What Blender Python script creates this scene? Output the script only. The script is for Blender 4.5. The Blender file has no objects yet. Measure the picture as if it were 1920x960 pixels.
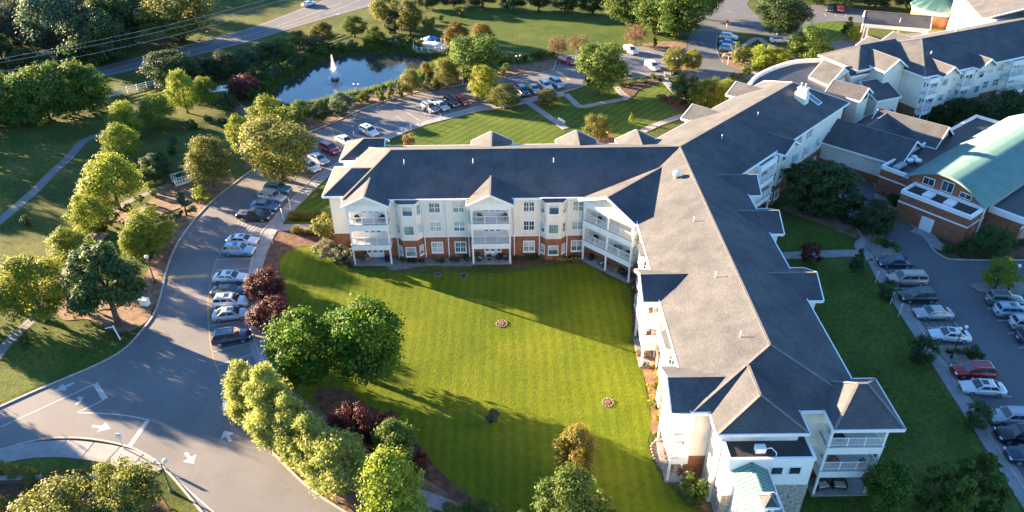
import bpy, bmesh, math, random
from mathutils import Matrix, Vector
from mathutils.geometry import tessellate_polygon
rnd = random.Random(7)
R = math.radians
scene = bpy.context.scene
COL = scene.collection

# ------------------------------------------------------------------ camera
CAM_H, PITCH, ROLL, FPX = 60.0, R(33.3), R(-0.67), 1405.0
cam_data = bpy.data.cameras.new('camera')
cam_data.sensor_width = 36.0
cam_data.lens = FPX / 1920.0 * 36.0
cam_data.clip_start = 0.5
cam_data.clip_end = 4000
cam = bpy.data.objects.new('camera', cam_data)
COL.objects.link(cam)
CAM_ROT = Matrix.Rotation(math.pi / 2 - PITCH, 3, 'X') @ Matrix.Rotation(ROLL, 3, 'Z')
cam.matrix_world = Matrix.Translation((0, 0, CAM_H)) @ CAM_ROT.to_4x4()
scene.camera = cam

# ------------------------------------------------------------------ sky, sun, exposure
SUN_EL = R(11.2)
SHADOW_AZ = R(-28.0)                    # shadows fall towards +x, a little towards the viewer
to_sun = Vector((-math.cos(SHADOW_AZ) * math.cos(SUN_EL), -math.sin(SHADOW_AZ) * math.cos(SUN_EL), math.sin(SUN_EL)))
world = bpy.data.worlds.new('World')
scene.world = world
world.use_nodes = True
wn = world.node_tree.nodes
bg = wn['Background']
sky = wn.new('ShaderNodeTexSky')
sky.sky_type = 'NISHITA'
sky.sun_disc = False
sky.sun_elevation = SUN_EL
sky.sun_rotation = math.atan2(to_sun.x, to_sun.y)
sky.altitude = 100
sky.air_density = 1.0
sky.dust_density = 0.15
sky.ozone_density = 4.5
world.node_tree.links.new(sky.outputs['Color'], bg.inputs['Color'])
bg.inputs['Strength'].default_value = 0.06
sun_data = bpy.data.lights.new('sun', 'SUN')
sun_data.energy = 5.0
sun_data.angle = R(0.6)
sun_data.color = (1.0, 0.735, 0.46)
sun = bpy.data.objects.new('sun', sun_data)
COL.objects.link(sun)
sun.rotation_euler = to_sun.to_track_quat('Z', 'Y').to_euler()
sun.location = to_sun * 200
scene.view_settings.view_transform = 'Standard'
scene.view_settings.look = 'None'
scene.view_settings.gamma = 1.0
scene.view_settings.exposure = 3.32

# ------------------------------------------------------------------ survey helpers (photo survey -> metres on the ground)
def G(px, py, z=0.0):
    d = CAM_ROT @ Vector(((px - 960) / FPX, -(py - 480) / FPX, -1.0))
    t = (z - CAM_H) / d.z
    return Vector((d.x * t, d.y * t, z))
def height_at(px, py, Y):
    d = CAM_ROT @ Vector(((px - 960) / FPX, -(py - 480) / FPX, -1.0))
    return CAM_H + d.z * (Y / d.y)
def P(*pts, z=0.0):
    return [G(x, y, z) for x, y in pts]
def smooth(pts, n=6, closed=False):
    out = []
    m = len(pts)
    rng = range(m) if closed else range(m - 1)
    for i in rng:
        if closed:
            p0, p1, p2, p3 = pts[(i - 1) % m], pts[i], pts[(i + 1) % m], pts[(i + 2) % m]
        else:
            p0, p1, p2, p3 = pts[max(i - 1, 0)], pts[i], pts[i + 1], pts[min(i + 2, m - 1)]
        for k in range(n):
            t = k / n
            out.append(0.5 * ((2 * p1) + (p2 - p0) * t + (2 * p0 - 5 * p1 + 4 * p2 - p3) * t * t + (3 * p1 - p0 - 3 * p2 + p3) * t ** 3))
    if not closed:
        out.append(pts[-1].copy())
    return out
def resample(pts, step):
    out = [pts[0].copy()]
    acc = 0.0
    for a, b in zip(pts, pts[1:]):
        L = (b - a).length
        while L > 0 and acc + L >= step:
            a = a + (b - a) * ((step - acc) / L)
            out.append(a.copy())
            L = (b - a).length
            acc = 0.0
        acc += L
    return out

# ------------------------------------------------------------------ objects
def link(name, data, parent=None, loc=None, rz=None):
    o = bpy.data.objects.new(name, data)
    COL.objects.link(o)
    if parent is not None:
        o.parent = parent
    if loc is not None:
        o.location = loc
    if rz is not None:
        o.rotation_euler = (0, 0, rz)
    return o
def tag(o, label=None, cat=None, group=None, kind=None):
    if label: o['label'] = label
    if cat: o['category'] = cat
    if group: o['group'] = group
    if kind: o['kind'] = kind
    return o
def thing(name, label, cat, loc=(0, 0, 0), rz=0, group=None):
    return tag(link(name, None, None, loc, rz), label, cat, group)
def copy_tree(o, parent=None):
    c = o.copy()
    COL.objects.link(c)
    c.parent = parent
    for ch in o.children:
        copy_tree(ch, c)
    return c

class MB:
    """collects polygons, builds one mesh object"""
    def __init__(self):
        self.v, self.f, self.s = [], [], []
    def add(self, vs, fs, sm=False):
        o = len(self.v)
        self.v += [tuple(p) for p in vs]
        for f in fs:
            self.f.append([i + o for i in f])
            self.s.append(sm)
        return self
    def quad(self, a, b, c, d):
        return self.add([a, b, c, d], [(0, 1, 2, 3)])
    def box(self, x0, x1, y0, y1, z0, z1, M=None):
        vs = [Vector(p) for p in ((x0, y0, z0), (x1, y0, z0), (x1, y1, z0), (x0, y1, z0), (x0, y0, z1), (x1, y0, z1), (x1, y1, z1), (x0, y1, z1))]
        if M is not None:
            vs = [M @ p for p in vs]
        return self.add(vs, [(3, 2, 1, 0), (4, 5, 6, 7), (0, 1, 5, 4), (1, 2, 6, 5), (2, 3, 7, 6), (3, 0, 4, 7)])
    def prism(self, pts, z0, z1):
        n = len(pts)
        vs = [(p[0], p[1], z0) for p in pts] + [(p[0], p[1], z1) for p in pts]
        area = sum(pts[i][0] * pts[(i + 1) % n][1] - pts[(i + 1) % n][0] * pts[i][1] for i in range(n))
        top = list(range(n, 2 * n)); bot = list(range(n - 1, -1, -1))
        sides = [(i, (i + 1) % n, n + (i + 1) % n, n + i) for i in range(n)]
        if area < 0:
            top.reverse(); bot.reverse(); sides = [tuple(reversed(s)) for s in sides]
        return self.add(vs, [top, bot] + sides)
    def bar(self, a, b, w, h=None):
        """square bar from a to b"""
        a, b = Vector(a), Vector(b)
        h = h or w
        d = (b - a).normalized()
        up = Vector((0, 0, 1)) if abs(d.z) < 0.95 else Vector((1, 0, 0))
        s = d.cross(up).normalized() * (w / 2)
        u = s.cross(d).normalized() * (h / 2)
        vs = [a - s - u, a + s - u, a + s + u, a - s + u, b - s - u, b + s - u, b + s + u, b - s + u]
        return self.add(vs, [(0, 1, 2, 3), (7, 6, 5, 4), (4, 5, 1, 0), (5, 6, 2, 1), (6, 7, 3, 2), (7, 4, 0, 3)])
    def tube(self, pts, rad, n=8, cap=True):
        pts = [Vector(p) for p in pts]
        if not isinstance(rad, (list, tuple)):
            rad = [rad] * len(pts)
        rings = []
        for i, p in enumerate(pts):
            d = (pts[min(i + 1, len(pts) - 1)] - pts[max(i - 1, 0)]).normalized()
            up = Vector((0, 0, 1)) if abs(d.z) < 0.9 else Vector((1, 0, 0))
            s = d.cross(up).normalized(); u = s.cross(d)
            rings.append([p + (s * math.cos(2 * math.pi * k / n) + u * math.sin(2 * math.pi * k / n)) * rad[i] for k in range(n)])
        vs = [q for r in rings for q in r]
        fs = [(i * n + k, i * n + (k + 1) % n, (i + 1) * n + (k + 1) % n, (i + 1) * n + k) for i in range(len(pts) - 1) for k in range(n)]
        if cap:
            fs += [list(range(n - 1, -1, -1)), list(range((len(pts) - 1) * n, len(pts) * n))]
        return self.add(vs, fs, True)
    def lathe(self, prof, c=(0, 0, 0), n=12):
        vs = [(c[0] + r * math.cos(2 * math.pi * k / n), c[1] + r * math.sin(2 * math.pi * k / n), c[2] + z) for r, z in prof for k in range(n)]
        fs = [(i * n + k, i * n + (k + 1) % n, (i + 1) * n + (k + 1) % n, (i + 1) * n + k) for i in range(len(prof) - 1) for k in range(n)]
        fs += [list(range(n - 1, -1, -1)), list(range((len(prof) - 1) * n, len(prof) * n))]
        return self.add(vs, fs, True)
    def mesh(self, name, mat):
        me = bpy.data.meshes.new(name)
        me.from_pydata(self.v, [], self.f)
        if any(self.s):
            me.polygons.foreach_set('use_smooth', self.s)
        for m in (mat if isinstance(mat, (list, tuple)) else [mat]):
            me.materials.append(m)
        me.update()
        return me
    def build(self, name, mat, parent=None, loc=None, rz=None):
        return link(name, self.mesh(name, mat), parent, loc, rz)

# ------------------------------------------------------------------ materials
def nt(name):
    m = bpy.data.materials.new(name)
    m.use_nodes = True
    t = m.node_tree
    return m, t, t.nodes['Principled BSDF']
def node(t, kind, **kw):
    n = t.nodes.new('ShaderNode' + kind)
    for k, v in kw.items():
        setattr(n, k, v)
    return n
def noise_col(t, cols, scale, detail=4, coord='pos', rough=0.55, pos=(0.3, 0.7)):
    """colour ramp over a noise texture; coord pos = metres in the world, obj = object space"""
    if coord == 'pos':
        c = node(t, 'NewGeometry').outputs['Position']
    else:
        c = node(t, 'TexCoord').outputs['Object']
    nz = node(t, 'TexNoise')
    nz.inputs['Scale'].default_value = scale
    nz.inputs['Detail'].default_value = detail
    nz.inputs['Roughness'].default_value = rough
    t.links.new(c, nz.inputs['Vector'])
    rp = node(t, 'ValToRGB')
    el = rp.color_ramp.elements
    for i, cc in enumerate(cols):
        p = pos[0] + (pos[1] - pos[0]) * i / max(len(cols) - 1, 1)
        e = el[i] if i < 2 else el.new(p)
        e.position = p
        e.color = (*cc, 1)
    t.links.new(nz.outputs['Fac'], rp.inputs['Fac'])
    return rp.outputs['Color'], nz
def mix(t, a, b, fac, blend='MIX'):
    m = node(t, 'Mix', data_type='RGBA', blend_type=blend)
    for s, v in ((m.inputs[0], fac), (m.inputs[6], a), (m.inputs[7], b)):
        if hasattr(v, 'is_linked'):
            t.links.new(v, s)
        elif isinstance(v, (int, float)):
            s.default_value = v
        else:
            s.default_value = (*v, 1)
    return m.outputs[2]
def bump(t, bs, scale, strength, dist=0.05, coord='pos', detail=3):
    c = node(t, 'NewGeometry').outputs['Position'] if coord == 'pos' else node(t, 'TexCoord').outputs['Object']
    nz = node(t, 'TexNoise')
    nz.inputs['Scale'].default_value = scale
    nz.inputs['Detail'].default_value = detail
    t.links.new(c, nz.inputs['Vector'])
    b = node(t, 'Bump')
    b.inputs['Strength'].default_value = strength
    b.inputs['Distance'].default_value = dist
    t.links.new(nz.outputs['Fac'], b.inputs['Height'])
    t.links.new(b.outputs['Normal'], bs.inputs['Normal'])
def basic(name, cols, scale=1.5, rough=0.7, coord='pos', bumps=None, metal=0.0, fine=None, spec=None):
    m, t, bs = nt(name)
    c, _ = noise_col(t, cols, scale, coord=coord)
    if fine:
        c2, _ = noise_col(t, [(1 - fine[1],) * 3, (1 + fine[1],) * 3], fine[0], detail=2, coord=coord)
        c = mix(t, c, c2, 1.0, 'MULTIPLY')
    t.links.new(c, bs.inputs['Base Color'])
    bs.inputs['Roughness'].default_value = rough
    bs.inputs['Metallic'].default_value = metal
    if spec is not None:
        bs.inputs['Specular IOR Level'].default_value = spec
    if bumps:
        bump(t, bs, *bumps, coord=coord)
    return m
def dim(c, k): return tuple(x * k for x in c)
def pm(c, v): return [dim(c, 1 - v), c, dim(c, 1 + v)]

M = {}
M['white'] = basic('white_trim', pm((.80, .79, .76), .04), 2, .5)
M['rail'] = basic('white_rail', pm((.78, .78, .76), .03), 2, .45)
M['deck'] = basic('deck_grey', pm((.42, .42, .42), .1), 1.2, .7)
M['concrete'] = basic('concrete', pm((.235, .232, .23), .16), .8, .85, fine=(9, .08), bumps=(14, .15, .01))
M['kerb'] = basic('kerb_concrete', pm((.34, .31, .28), .15), 1.3, .85, fine=(8, .1))
def asphalt(name, cols, crack=.16):
    m, t, bs = nt(name)
    c, _ = noise_col(t, cols, .10, detail=6, rough=.6)
    c2, _ = noise_col(t, [(.78,) * 3, (1.0,) * 3, (1.2,) * 3], 26, detail=2)
    c = mix(t, c, c2, 1.0, 'MULTIPLY')
    c3, _ = noise_col(t, [(.80, .80, .80), (1, 1, 1), (1.0, 1.0, 1.0)], .9, detail=6, rough=.75, pos=(.30, .55))      # oil and tyre stains
    c = mix(t, c, c3, 1.0, 'MULTIPLY')
    geo = node(t, 'NewGeometry')
    nz = node(t, 'TexNoise'); nz.inputs['Scale'].default_value = .5; nz.inputs['Detail'].default_value = 4
    t.links.new(geo.outputs['Position'], nz.inputs['Vector'])
    ad = node(t, 'VectorMath', operation='MULTIPLY_ADD'); ad.inputs[1].default_value = (3.0, 3.0, 3.0)
    t.links.new(nz.outputs['Color'], ad.inputs[0]); t.links.new(geo.outputs['Position'], ad.inputs[2])
    vo = node(t, 'TexVoronoi', feature='DISTANCE_TO_EDGE'); vo.inputs['Scale'].default_value = crack
    t.links.new(ad.outputs[0], vo.inputs['Vector'])
    rp = node(t, 'ValToRGB'); rp.color_ramp.elements[0].position = .0; rp.color_ramp.elements[1].position = .006
    rp.color_ramp.elements[0].color = (.80, .80, .80, 1); rp.color_ramp.elements[1].color = (1, 1, 1, 1)
    t.links.new(vo.outputs['Distance'], rp.inputs['Fac'])
    c = mix(t, c, rp.outputs['Color'], 1.0, 'MULTIPLY')
    t.links.new(c, bs.inputs['Base Color'])
    bs.inputs['Roughness'].default_value = .85
    bs.inputs['Specular IOR Level'].default_value = .3
    bump(t, bs, 30, .25, .01)
    return m
M['asphalt'] = asphalt('asphalt', [(.122, .121, .124), (.150, .148, .150), (.176, .173, .174)])
M['asphalt2'] = asphalt('asphalt_dark', [(.086, .090, .100), (.106, .110, .120), (.122, .126, .136)], .2)
def paint(name, col, under=(.13, .125, .125)):
    m, t, bs = nt(name)
    c, _ = noise_col(t, [under, col, col], 5, detail=6, rough=.85, pos=(.34, .60))
    c2, _ = noise_col(t, [(.85,) * 3, (1.1,) * 3], 1.2)
    t.links.new(mix(t, c, c2, 1.0, 'MULTIPLY'), bs.inputs['Base Color'])
    bs.inputs['Roughness'].default_value = .75
    return m
M['paint_w'] = paint('road_paint_white', (.42, .42, .41))
M['paint_y'] = paint('road_paint_yellow', (.50, .31, .11))
M['mulch'] = basic('mulch', [(.045, .020, .012), (.09, .042, .024), (.14, .075, .045)], 1.1, .95, fine=(14, .45), bumps=(16, .9, .05))
M['soil'] = basic('pine_straw', [(.10, .055, .032), (.17, .10, .06), (.24, .155, .10)], .8, .95, fine=(11, .4), bumps=(12, .8, .05))
M['gravel'] = basic('gravel', [(.13, .11, .095), (.2, .17, .15), (.27, .24, .21)], 2, .9, fine=(20, .3), bumps=(22, .7, .03))
M['brick'] = basic('brick_red', [(.20, .070, .034), (.27, .10, .05), (.32, .125, .065)], 1.4, .8, fine=(18, .18), bumps=(14, .3, .02))
M['paver'] = basic('brick_paver', [(.20, .08, .06), (.27, .12, .09)], 2, .8, fine=(14, .2))
M['stone'] = basic('stone_veneer', [(.14, .115, .10), (.34, .30, .26), (.45, .41, .37)], 3.2, .85, fine=(7, .3), bumps=(7, .9, .05))
M['black'] = basic('black_metal', pm((.018, .018, .02), .2), 3, .4, coord='obj')
M['dkgrey'] = basic('dark_grey', pm((.06, .06, .065), .15), 3, .6, coord='obj')
M['grey'] = basic('grey_metal', pm((.33, .33, .34), .1), 3, .4, coord='obj', metal=.3)
M['membrane'] = basic('roof_membrane', [(.022, .024, .028), (.034, .036, .04)], .5, .55, fine=(3, .2))
M['wood'] = basic('brown_wood', pm((.19, .085, .035), .3), 4, .6, coord='obj')
M['wicker'] = basic('dark_wicker', pm((.035, .028, .024), .3), 12, .7, coord='obj')
M['cushion'] = basic('pale_cushion', pm((.55, .48, .40), .1), 3, .9, coord='obj')
M['teal_cloth'] = basic('teal_cloth', pm((.04, .30, .36), .1), 3, .8, coord='obj')
M['blue_cloth'] = basic('blue_cloth', pm((.02, .16, .50), .1), 3, .8, coord='obj')
M['red_sign'] = basic('red_paint', pm((.50, .03, .03), .1), 3, .5, coord='obj')
M['blue_sign'] = basic('blue_paint', pm((.03, .15, .55), .1), 3, .5, coord='obj')
M['green_metal'] = basic('green_painted_metal', pm((.015, .10, .09), .15), 3, .45, coord='obj')
M['terracotta'] = basic('terracotta', pm((.36, .13, .06), .15), 4, .8, coord='obj')
M['globe'] = basic('lamp_globe', pm((.75, .70, .6), .03), 2, .25, coord='obj')
M['rock'] = basic('rock', [(.10, .085, .07), (.19, .165, .14), (.27, .24, .21)], 2.5, .9, coord='obj', bumps=(4, .8, .08))
M['skin_tan'] = basic('burlap', pm((.4, .28, .18), .1), 3, .8, coord='obj')

def siding():
    m, t, bs = nt('cream_siding')
    c, _ = noise_col(t, pm((.80, .73, .625), .04), .35)
    g2 = node(t, 'NewGeometry'); m2 = node(t, 'Mapping'); m2.inputs['Scale'].default_value = (1.6, 1.6, .12)
    t.links.new(g2.outputs['Position'], m2.inputs['Vector'])
    n2 = node(t, 'TexNoise'); n2.inputs['Scale'].default_value = 1.0; n2.inputs['Detail'].default_value = 5
    t.links.new(m2.outputs[0], n2.inputs['Vector'])
    r2 = node(t, 'ValToRGB'); r2.color_ramp.elements[0].position = .3; r2.color_ramp.elements[1].position = .55
    r2.color_ramp.elements[0].color = (.91, .90, .885, 1); r2.color_ramp.elements[1].color = (1, 1, 1, 1)
    t.links.new(n2.outputs['Fac'], r2.inputs['Fac'])
    c = mix(t, c, r2.outputs['Color'], 1.0, 'MULTIPLY')
    geo = node(t, 'NewGeometry'); sp = node(t, 'SeparateXYZ')
    t.links.new(geo.outputs['Position'], sp.inputs[0])
    mo = node(t, 'Math', operation='FRACT'); mu = node(t, 'Math', operation='MULTIPLY')
    mu.inputs[1].default_value = 5.5
    t.links.new(sp.outputs['Z'], mu.inputs[0]); t.links.new(mu.outputs[0], mo.inputs[0])
    b = node(t, 'Bump'); b.inputs['Strength'].default_value = .5; b.inputs['Distance'].default_value = .02
    t.links.new(mo.outputs[0], b.inputs['Height']); t.links.new(b.outputs['Normal'], bs.inputs['Normal'])
    t.links.new(c, bs.inputs['Base Color'])
    bs.inputs['Roughness'].default_value = .6
    return m
M['siding'] = siding()
def shingle(name, cols):
    m, t, bs = nt(name)
    c, _ = noise_col(t, cols, .16, detail=5)
    # courses: short bands that follow height and plan position
    geo = node(t, 'NewGeometry'); mp = node(t, 'Mapping')
    t.links.new(geo.outputs['Position'], mp.inputs['Vector'])
    mp.inputs['Scale'].default_value = (1.1, 1.1, 6.0)
    nz = node(t, 'TexNoise'); nz.inputs['Scale'].default_value = 2.2; nz.inputs['Detail'].default_value = 4; nz.inputs['Roughness'].default_value = .7
    t.links.new(mp.outputs[0], nz.inputs['Vector'])
    rp = node(t, 'ValToRGB'); rp.color_ramp.elements[0].position = .3; rp.color_ramp.elements[1].position = .7
    rp.color_ramp.elements[0].color = (.74, .74, .74, 1); rp.color_ramp.elements[1].color = (1.22, 1.22, 1.22, 1)
    t.links.new(nz.outputs['Fac'], rp.inputs['Fac'])
    c = mix(t, c, rp.outputs['Color'], 1.0, 'MULTIPLY')
    # dark streaks of algae running down the slope
    mp2 = node(t, 'Mapping'); t.links.new(geo.outputs['Position'], mp2.inputs['Vector']); mp2.inputs['Scale'].default_value = (.55, .55, .05)
    n2 = node(t, 'TexNoise'); n2.inputs['Scale'].default_value = 1.0; n2.inputs['Detail'].default_value = 5
    t.links.new(mp2.outputs[0], n2.inputs['Vector'])
    r2 = node(t, 'ValToRGB'); r2.color_ramp.elements[0].position = .36; r2.color_ramp.elements[1].position = .6
    r2.color_ramp.elements[0].color = (.80, .80, .82, 1); r2.color_ramp.elements[1].color = (1.04, 1.03, 1.02, 1)
    t.links.new(n2.outputs['Fac'], r2.inputs['Fac'])
    c = mix(t, c, r2.outputs['Color'], 1.0, 'MULTIPLY')
    t.links.new(c, bs.inputs['Base Color'])
    bs.inputs['Roughness'].default_value = .9
    bs.inputs['Specular IOR Level'].default_value = .25
    b = node(t, 'Bump'); b.inputs['Strength'].default_value = .3; b.inputs['Distance'].default_value = .03
    t.links.new(nz.outputs['Fac'], b.inputs['Height']); t.links.new(b.outputs['Normal'], bs.inputs['Normal'])
    return m
M['shingle'] = shingle('grey_shingle', [(.068, .071, .078), (.081, .084, .091), (.096, .098, .104)])
M['ridge'] = basic('ridge_shingle', pm((.15, .145, .14), .15), 2, .9)
M['teal_roof'] = basic('teal_standing_seam', [(.12, .215, .185), (.15, .26, .225), (.185, .30, .26)], .5, .5, metal=.0, fine=(3, .1))
M['teal_seam'] = basic('teal_seam', pm((.085, .19, .175), .1), .6, .5)
def glass(name, col, rough=.08):
    m, t, bs = nt(name)
    c, _ = noise_col(t, [dim(col, .6), col, dim(col, 1.5)], .7)
    t.links.new(c, bs.inputs['Base Color'])
    bs.inputs['Roughness'].default_value = rough
    bs.inputs['Specular IOR Level'].default_value = .8
    return m
M['glass_dark'] = glass('window_glass_dark', (.03, .05, .07))
M['glass_blue'] = glass('window_glass_blue', (.07, .13, .17))
M['glass_green'] = glass('window_blind_green', (.20, .30, .27), .25)
M['glass_pale'] = glass('window_blind_pale', (.42, .44, .42), .3)
GL = [M['glass_dark'], M['glass_blue'], M['glass_blue'], M['glass_green'], M['glass_pale']]

def grass(name, cols, stripes=None, fine=.35, clump=.5):
    m, t, bs = nt(name)
    c, _ = noise_col(t, cols, .11, detail=6, rough=.62, pos=(.32, .68))
    c2, _ = noise_col(t, [(1 - clump * .6,) * 3, (1, 1, 1), (1 + clump * .5, 1 + clump * .45, 1)], 1.7, detail=4, rough=.7)
    c = mix(t, c, c2, 1.0, 'MULTIPLY')
    c3, _ = noise_col(t, [(1 - fine,) * 3, (1 + fine, 1 + fine, 1 + fine * .5)], 9, detail=2)
    c = mix(t, c, c3, 1.0, 'MULTIPLY')
    c4, _ = noise_col(t, [(1, 1, 1), (1, 1, 1), (1.22, 1.08, 1.1)], .33, detail=7, rough=.68, pos=(.45, .72))
    c = mix(t, c, c4, 1.0, 'MULTIPLY')
    if stripes:
        ang, per, k = stripes
        geo = node(t, 'NewGeometry'); mp = node(t, 'Mapping')
        t.links.new(geo.outputs['Position'], mp.inputs['Vector'])
        mp.inputs['Rotation'].default_value = (0, 0, ang)
        wv = node(t, 'TexWave'); wv.bands_direction = 'X'; wv.wave_profile = 'SIN'
        wv.inputs['Scale'].default_value = 6.2832 / (20 * per)
        wv.inputs['Distortion'].default_value = 3.2
        wv.inputs['Detail'].default_value = 2
        wv.inputs['Detail Scale'].default_value = .25
        t.links.new(mp.outputs[0], wv.inputs['Vector'])
        rp = node(t, 'ValToRGB')
        rp.color_ramp.elements[0].position = .25; rp.color_ramp.elements[1].position = .75
        rp.color_ramp.elements[0].color = (1 - k,) * 3 + (1,)
        rp.color_ramp.elements[1].color = (1 + k, 1 + k, 1 + k * .6, 1)
        t.links.new(wv.outputs['Fac'], rp.inputs['Fac'])
        c = mix(t, c, rp.outputs['Color'], 1.0, 'MULTIPLY')
    t.links.new(c, bs.inputs['Base Color'])
    bs.inputs['Roughness'].default_value = .95
    bs.inputs['Specular IOR Level'].default_value = .1
    bump(t, bs, 3.4, .38, .12, detail=9)
    return m
M['grass'] = grass('meadow_grass', [(.040, .058, .016), (.068, .086, .022), (.11, .115, .04)], clump=.8)
M['lawn'] = grass('mown_lawn', [(.070, .102, .007), (.092, .123, .008), (.124, .143, .012)], stripes=(0, 1.25, .065), clump=.34, fine=.18)
M['lawn2'] = grass('front_lawn', [(.050, .088, .014), (.070, .108, .018), (.092, .128, .024)], stripes=(R(38), 1.6, .12), clump=.4)
M['field'] = grass('far_field', [(.040, .072, .016), (.060, .092, .02), (.085, .112, .028)], clump=.5)
M['verge'] = grass('verge_grass', [(.040, .065, .014), (.062, .09, .018), (.10, .12, .03)], clump=.7)
# ------------------------------------------------------------------ ground, water, roads
def sheet(name, pts, z, mat, kind='structure', holes=(), parent=None):
    polys = [[Vector((p.x, p.y, 0)) for p in pts]] + [[Vector((p.x, p.y, 0)) for p in h] for h in holes]
    flat = [p for q in polys for p in q]
    tris = tessellate_polygon(polys)
    fs = []
    for a, b, c in tris:
        n = (flat[b] - flat[a]).cross(flat[c] - flat[a]).z
        fs.append((a, b, c) if n > 0 else (c, b, a))
    me = bpy.data.meshes.new(name)
    me.from_pydata([(p.x, p.y, z) for p in flat], [], fs)
    me.materials.append(mat)
    o = link(name, me, parent)
    if kind and parent is None:
        o['kind'] = kind
    return o
def offset(pts, d):
    out = []
    for i, p in enumerate(pts):
        t = pts[min(i + 1, len(pts) - 1)] - pts[max(i - 1, 0)]
        t.z = 0
        t.normalize()
        out.append(p + Vector((-t.y, t.x, 0)) * d)
    return out
def strip(mb, pts, d0, d1, z0, z1):
    """closed band along a polyline between two offsets"""
    A, B = offset(pts, d0), offset(pts, d1)
    n = len(pts)
    vs = [(p.x, p.y, z1) for p in A] + [(p.x, p.y, z1) for p in B] + [(p.x, p.y, z0) for p in A] + [(p.x, p.y, z0) for p in B]
    fs = []
    for i in range(n - 1):
        q = [(i, i + 1, n + i + 1, n + i), (2 * n + i, 2 * n + i + 1, i + 1, i), (n + i, n + i + 1, 3 * n + i + 1, 3 * n + i)]
        if d1 < d0:
            q = [tuple(reversed(f)) for f in q]
        fs += q
    e = [(0, n, 3 * n, 2 * n), (n - 1, 3 * n - 1, 4 * n - 1, 2 * n - 1)]
    fs += e
    mb.add(vs, fs)
    return mb
def kerb(pts, parent, d=0.0, w=.18, h=.14):
    pts = smooth(pts, 5)
    strip(MB(), pts, d, d + w, -.05, h).build('kerb', M['kerb'], parent)
def slab_walk(pts, w, name='sidewalk', step=1.5, z=.10, sm=5, d=0.0, mat=None):
    """a pavement whose slabs are children"""
    pts = resample(smooth(pts, sm), step / 6)
    root = strip(MB(), pts, d - w / 2 + .02, d + w / 2 - .02, -.04, z - .03).build(name, M['kerb'])
    root['kind'] = 'structure'
    for i in range(0, len(pts) - 6, 6):
        seg = pts[i:i + 7]
        a, b = seg[0], seg[-1]
        seg = [a + (seg[1] - a) * .12] + seg[1:-1] + [b - (b - seg[-2]) * .12]
        strip(MB(), seg[::2] + ([] if len(seg) % 2 else [seg[-1]]), d - w / 2, d + w / 2, -.03, z + rnd.uniform(-.006, .006)).build('slab', mat or M['concrete'], root)
    return root

pond = smooth(P((503, 177), (523, 155), (557, 137), (590, 117), (630, 103), (687, 97), (747, 98), (790, 103), (828, 114), (805, 124), (782, 138), (727, 160), (693, 170), (653, 178), (620, 187), (587, 194), (540, 200), (510, 191)), 5, True)
big = [Vector((-1500, -60, 0)), Vector((1500, -60, 0)), Vector((1500, 2500, 0)), Vector((-1500, 2500, 0))]
ground = sheet('ground', big, 0, M['grass'], holes=[pond])
cen = sum(pond, Vector()) / len(pond)
inner = [p + (cen - p).normalized() * 1.6 for p in pond]
mb = MB()
n = len(pond)
mb.add([(p.x, p.y, .0) for p in pond] + [(p.x, p.y, -.75) for p in inner], [(i, (i + 1) % n, n + (i + 1) % n, n + i) for i in range(n)])
bank = mb.build('pond_bank', basic('pond_mud', [(.03, .028, .016), (.07, .06, .035)], 2, .9)); bank['kind'] = 'structure'
def water_mat():
    m, t, bs = nt('pond_water')
    c, _ = noise_col(t, [(.026, .034, .030), (.05, .056, .046)], .15)
    t.links.new(c, bs.inputs['Base Color'])
    bs.inputs['Roughness'].default_value = .06
    bs.inputs['IOR'].default_value = 1.4
    bs.inputs['Specular IOR Level'].default_value = 1.0
    bump(t, bs, 2.0, .2, .04, detail=5)
    return m
wat = [p + (cen - p).normalized() * .55 for p in pond]
sheet('pond_water', wat, -.32, water_mat())

ROAD_Z = .03
outer = P((-140, 830), (-60, 792), (0, 765), (60, 738), (130, 708), (190, 682), (235, 655), (270, 618), (290, 590), (303, 555), (312, 515), (325, 475), (345, 440), (372, 405), (405, 372), (440, 345), (470, 322), (515, 291), (550, 267), (583, 248), (627, 230), (680, 205), (713, 193), (763, 178), (813, 168), (880, 158), (960, 145), (1027, 134), (1040, 128), (1048, 110), (1085, 104), (1120, 101), (1157, 93), (1210, 86), (1240, 97))
inner_e = P((1262, 128), (1240, 139), (1190, 146), (1150, 152), (1100, 160), (1060, 171), (1000, 182), (960, 190), (927, 197), (893, 201), (833, 217), (787, 228), (740, 247), (713, 258), (670, 280), (640, 300), (612, 318), (590, 330), (572, 349), (550, 371), (530, 392), (510, 412), (492, 434), (481, 458), (472, 487), (467, 520), (465, 560), (467, 600), (473, 630), (483, 660), (497, 690), (492, 730), (470, 762), (455, 778), (460, 793), (482, 817), (515, 855), (565, 905), (602, 934), (645, 962), (720, 1010))
lowl = P((460, 1060), (400, 985), (385, 965), (360, 935), (335, 905), (310, 878), (285, 858), (250, 840), (205, 828), (150, 821), (90, 822), (40, 832), (0, 845), (-60, 868), (-140, 900))
drive = sheet('drive_road', smooth(outer, 5) + smooth(inner_e, 5) + smooth(lowl, 5), ROAD_Z, M['asphalt'])
kerb(outer[:-2], drive, 0, .25)
kerb(inner_e, drive, 0, .2)
kerb(lowl, drive, 0, .2)
entry = smooth(P((1210, 84), (1240, 97), (1262, 128), (1290, 150), (1330, 158), (1400, 150), (1440, 140), (1425, 130), (1385, 118), (1352, 108), (1345, 85), (1348, 68), (1365, 60), (1440, 68), (1520, 85), (1600, 95), (1660, 92), (1720, 85), (1750, 60), (1640, 70), (1555, 78), (1525, 72), (1530, 45), (1580, 40), (1620, 42), (1632, 22), (1560, 10), (1490, 12), (1450, 30), (1400, 8), (1440, -25), (1380, -32), (1320, 15), (1298, 40), (1285, 78)), 4, True)
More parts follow.
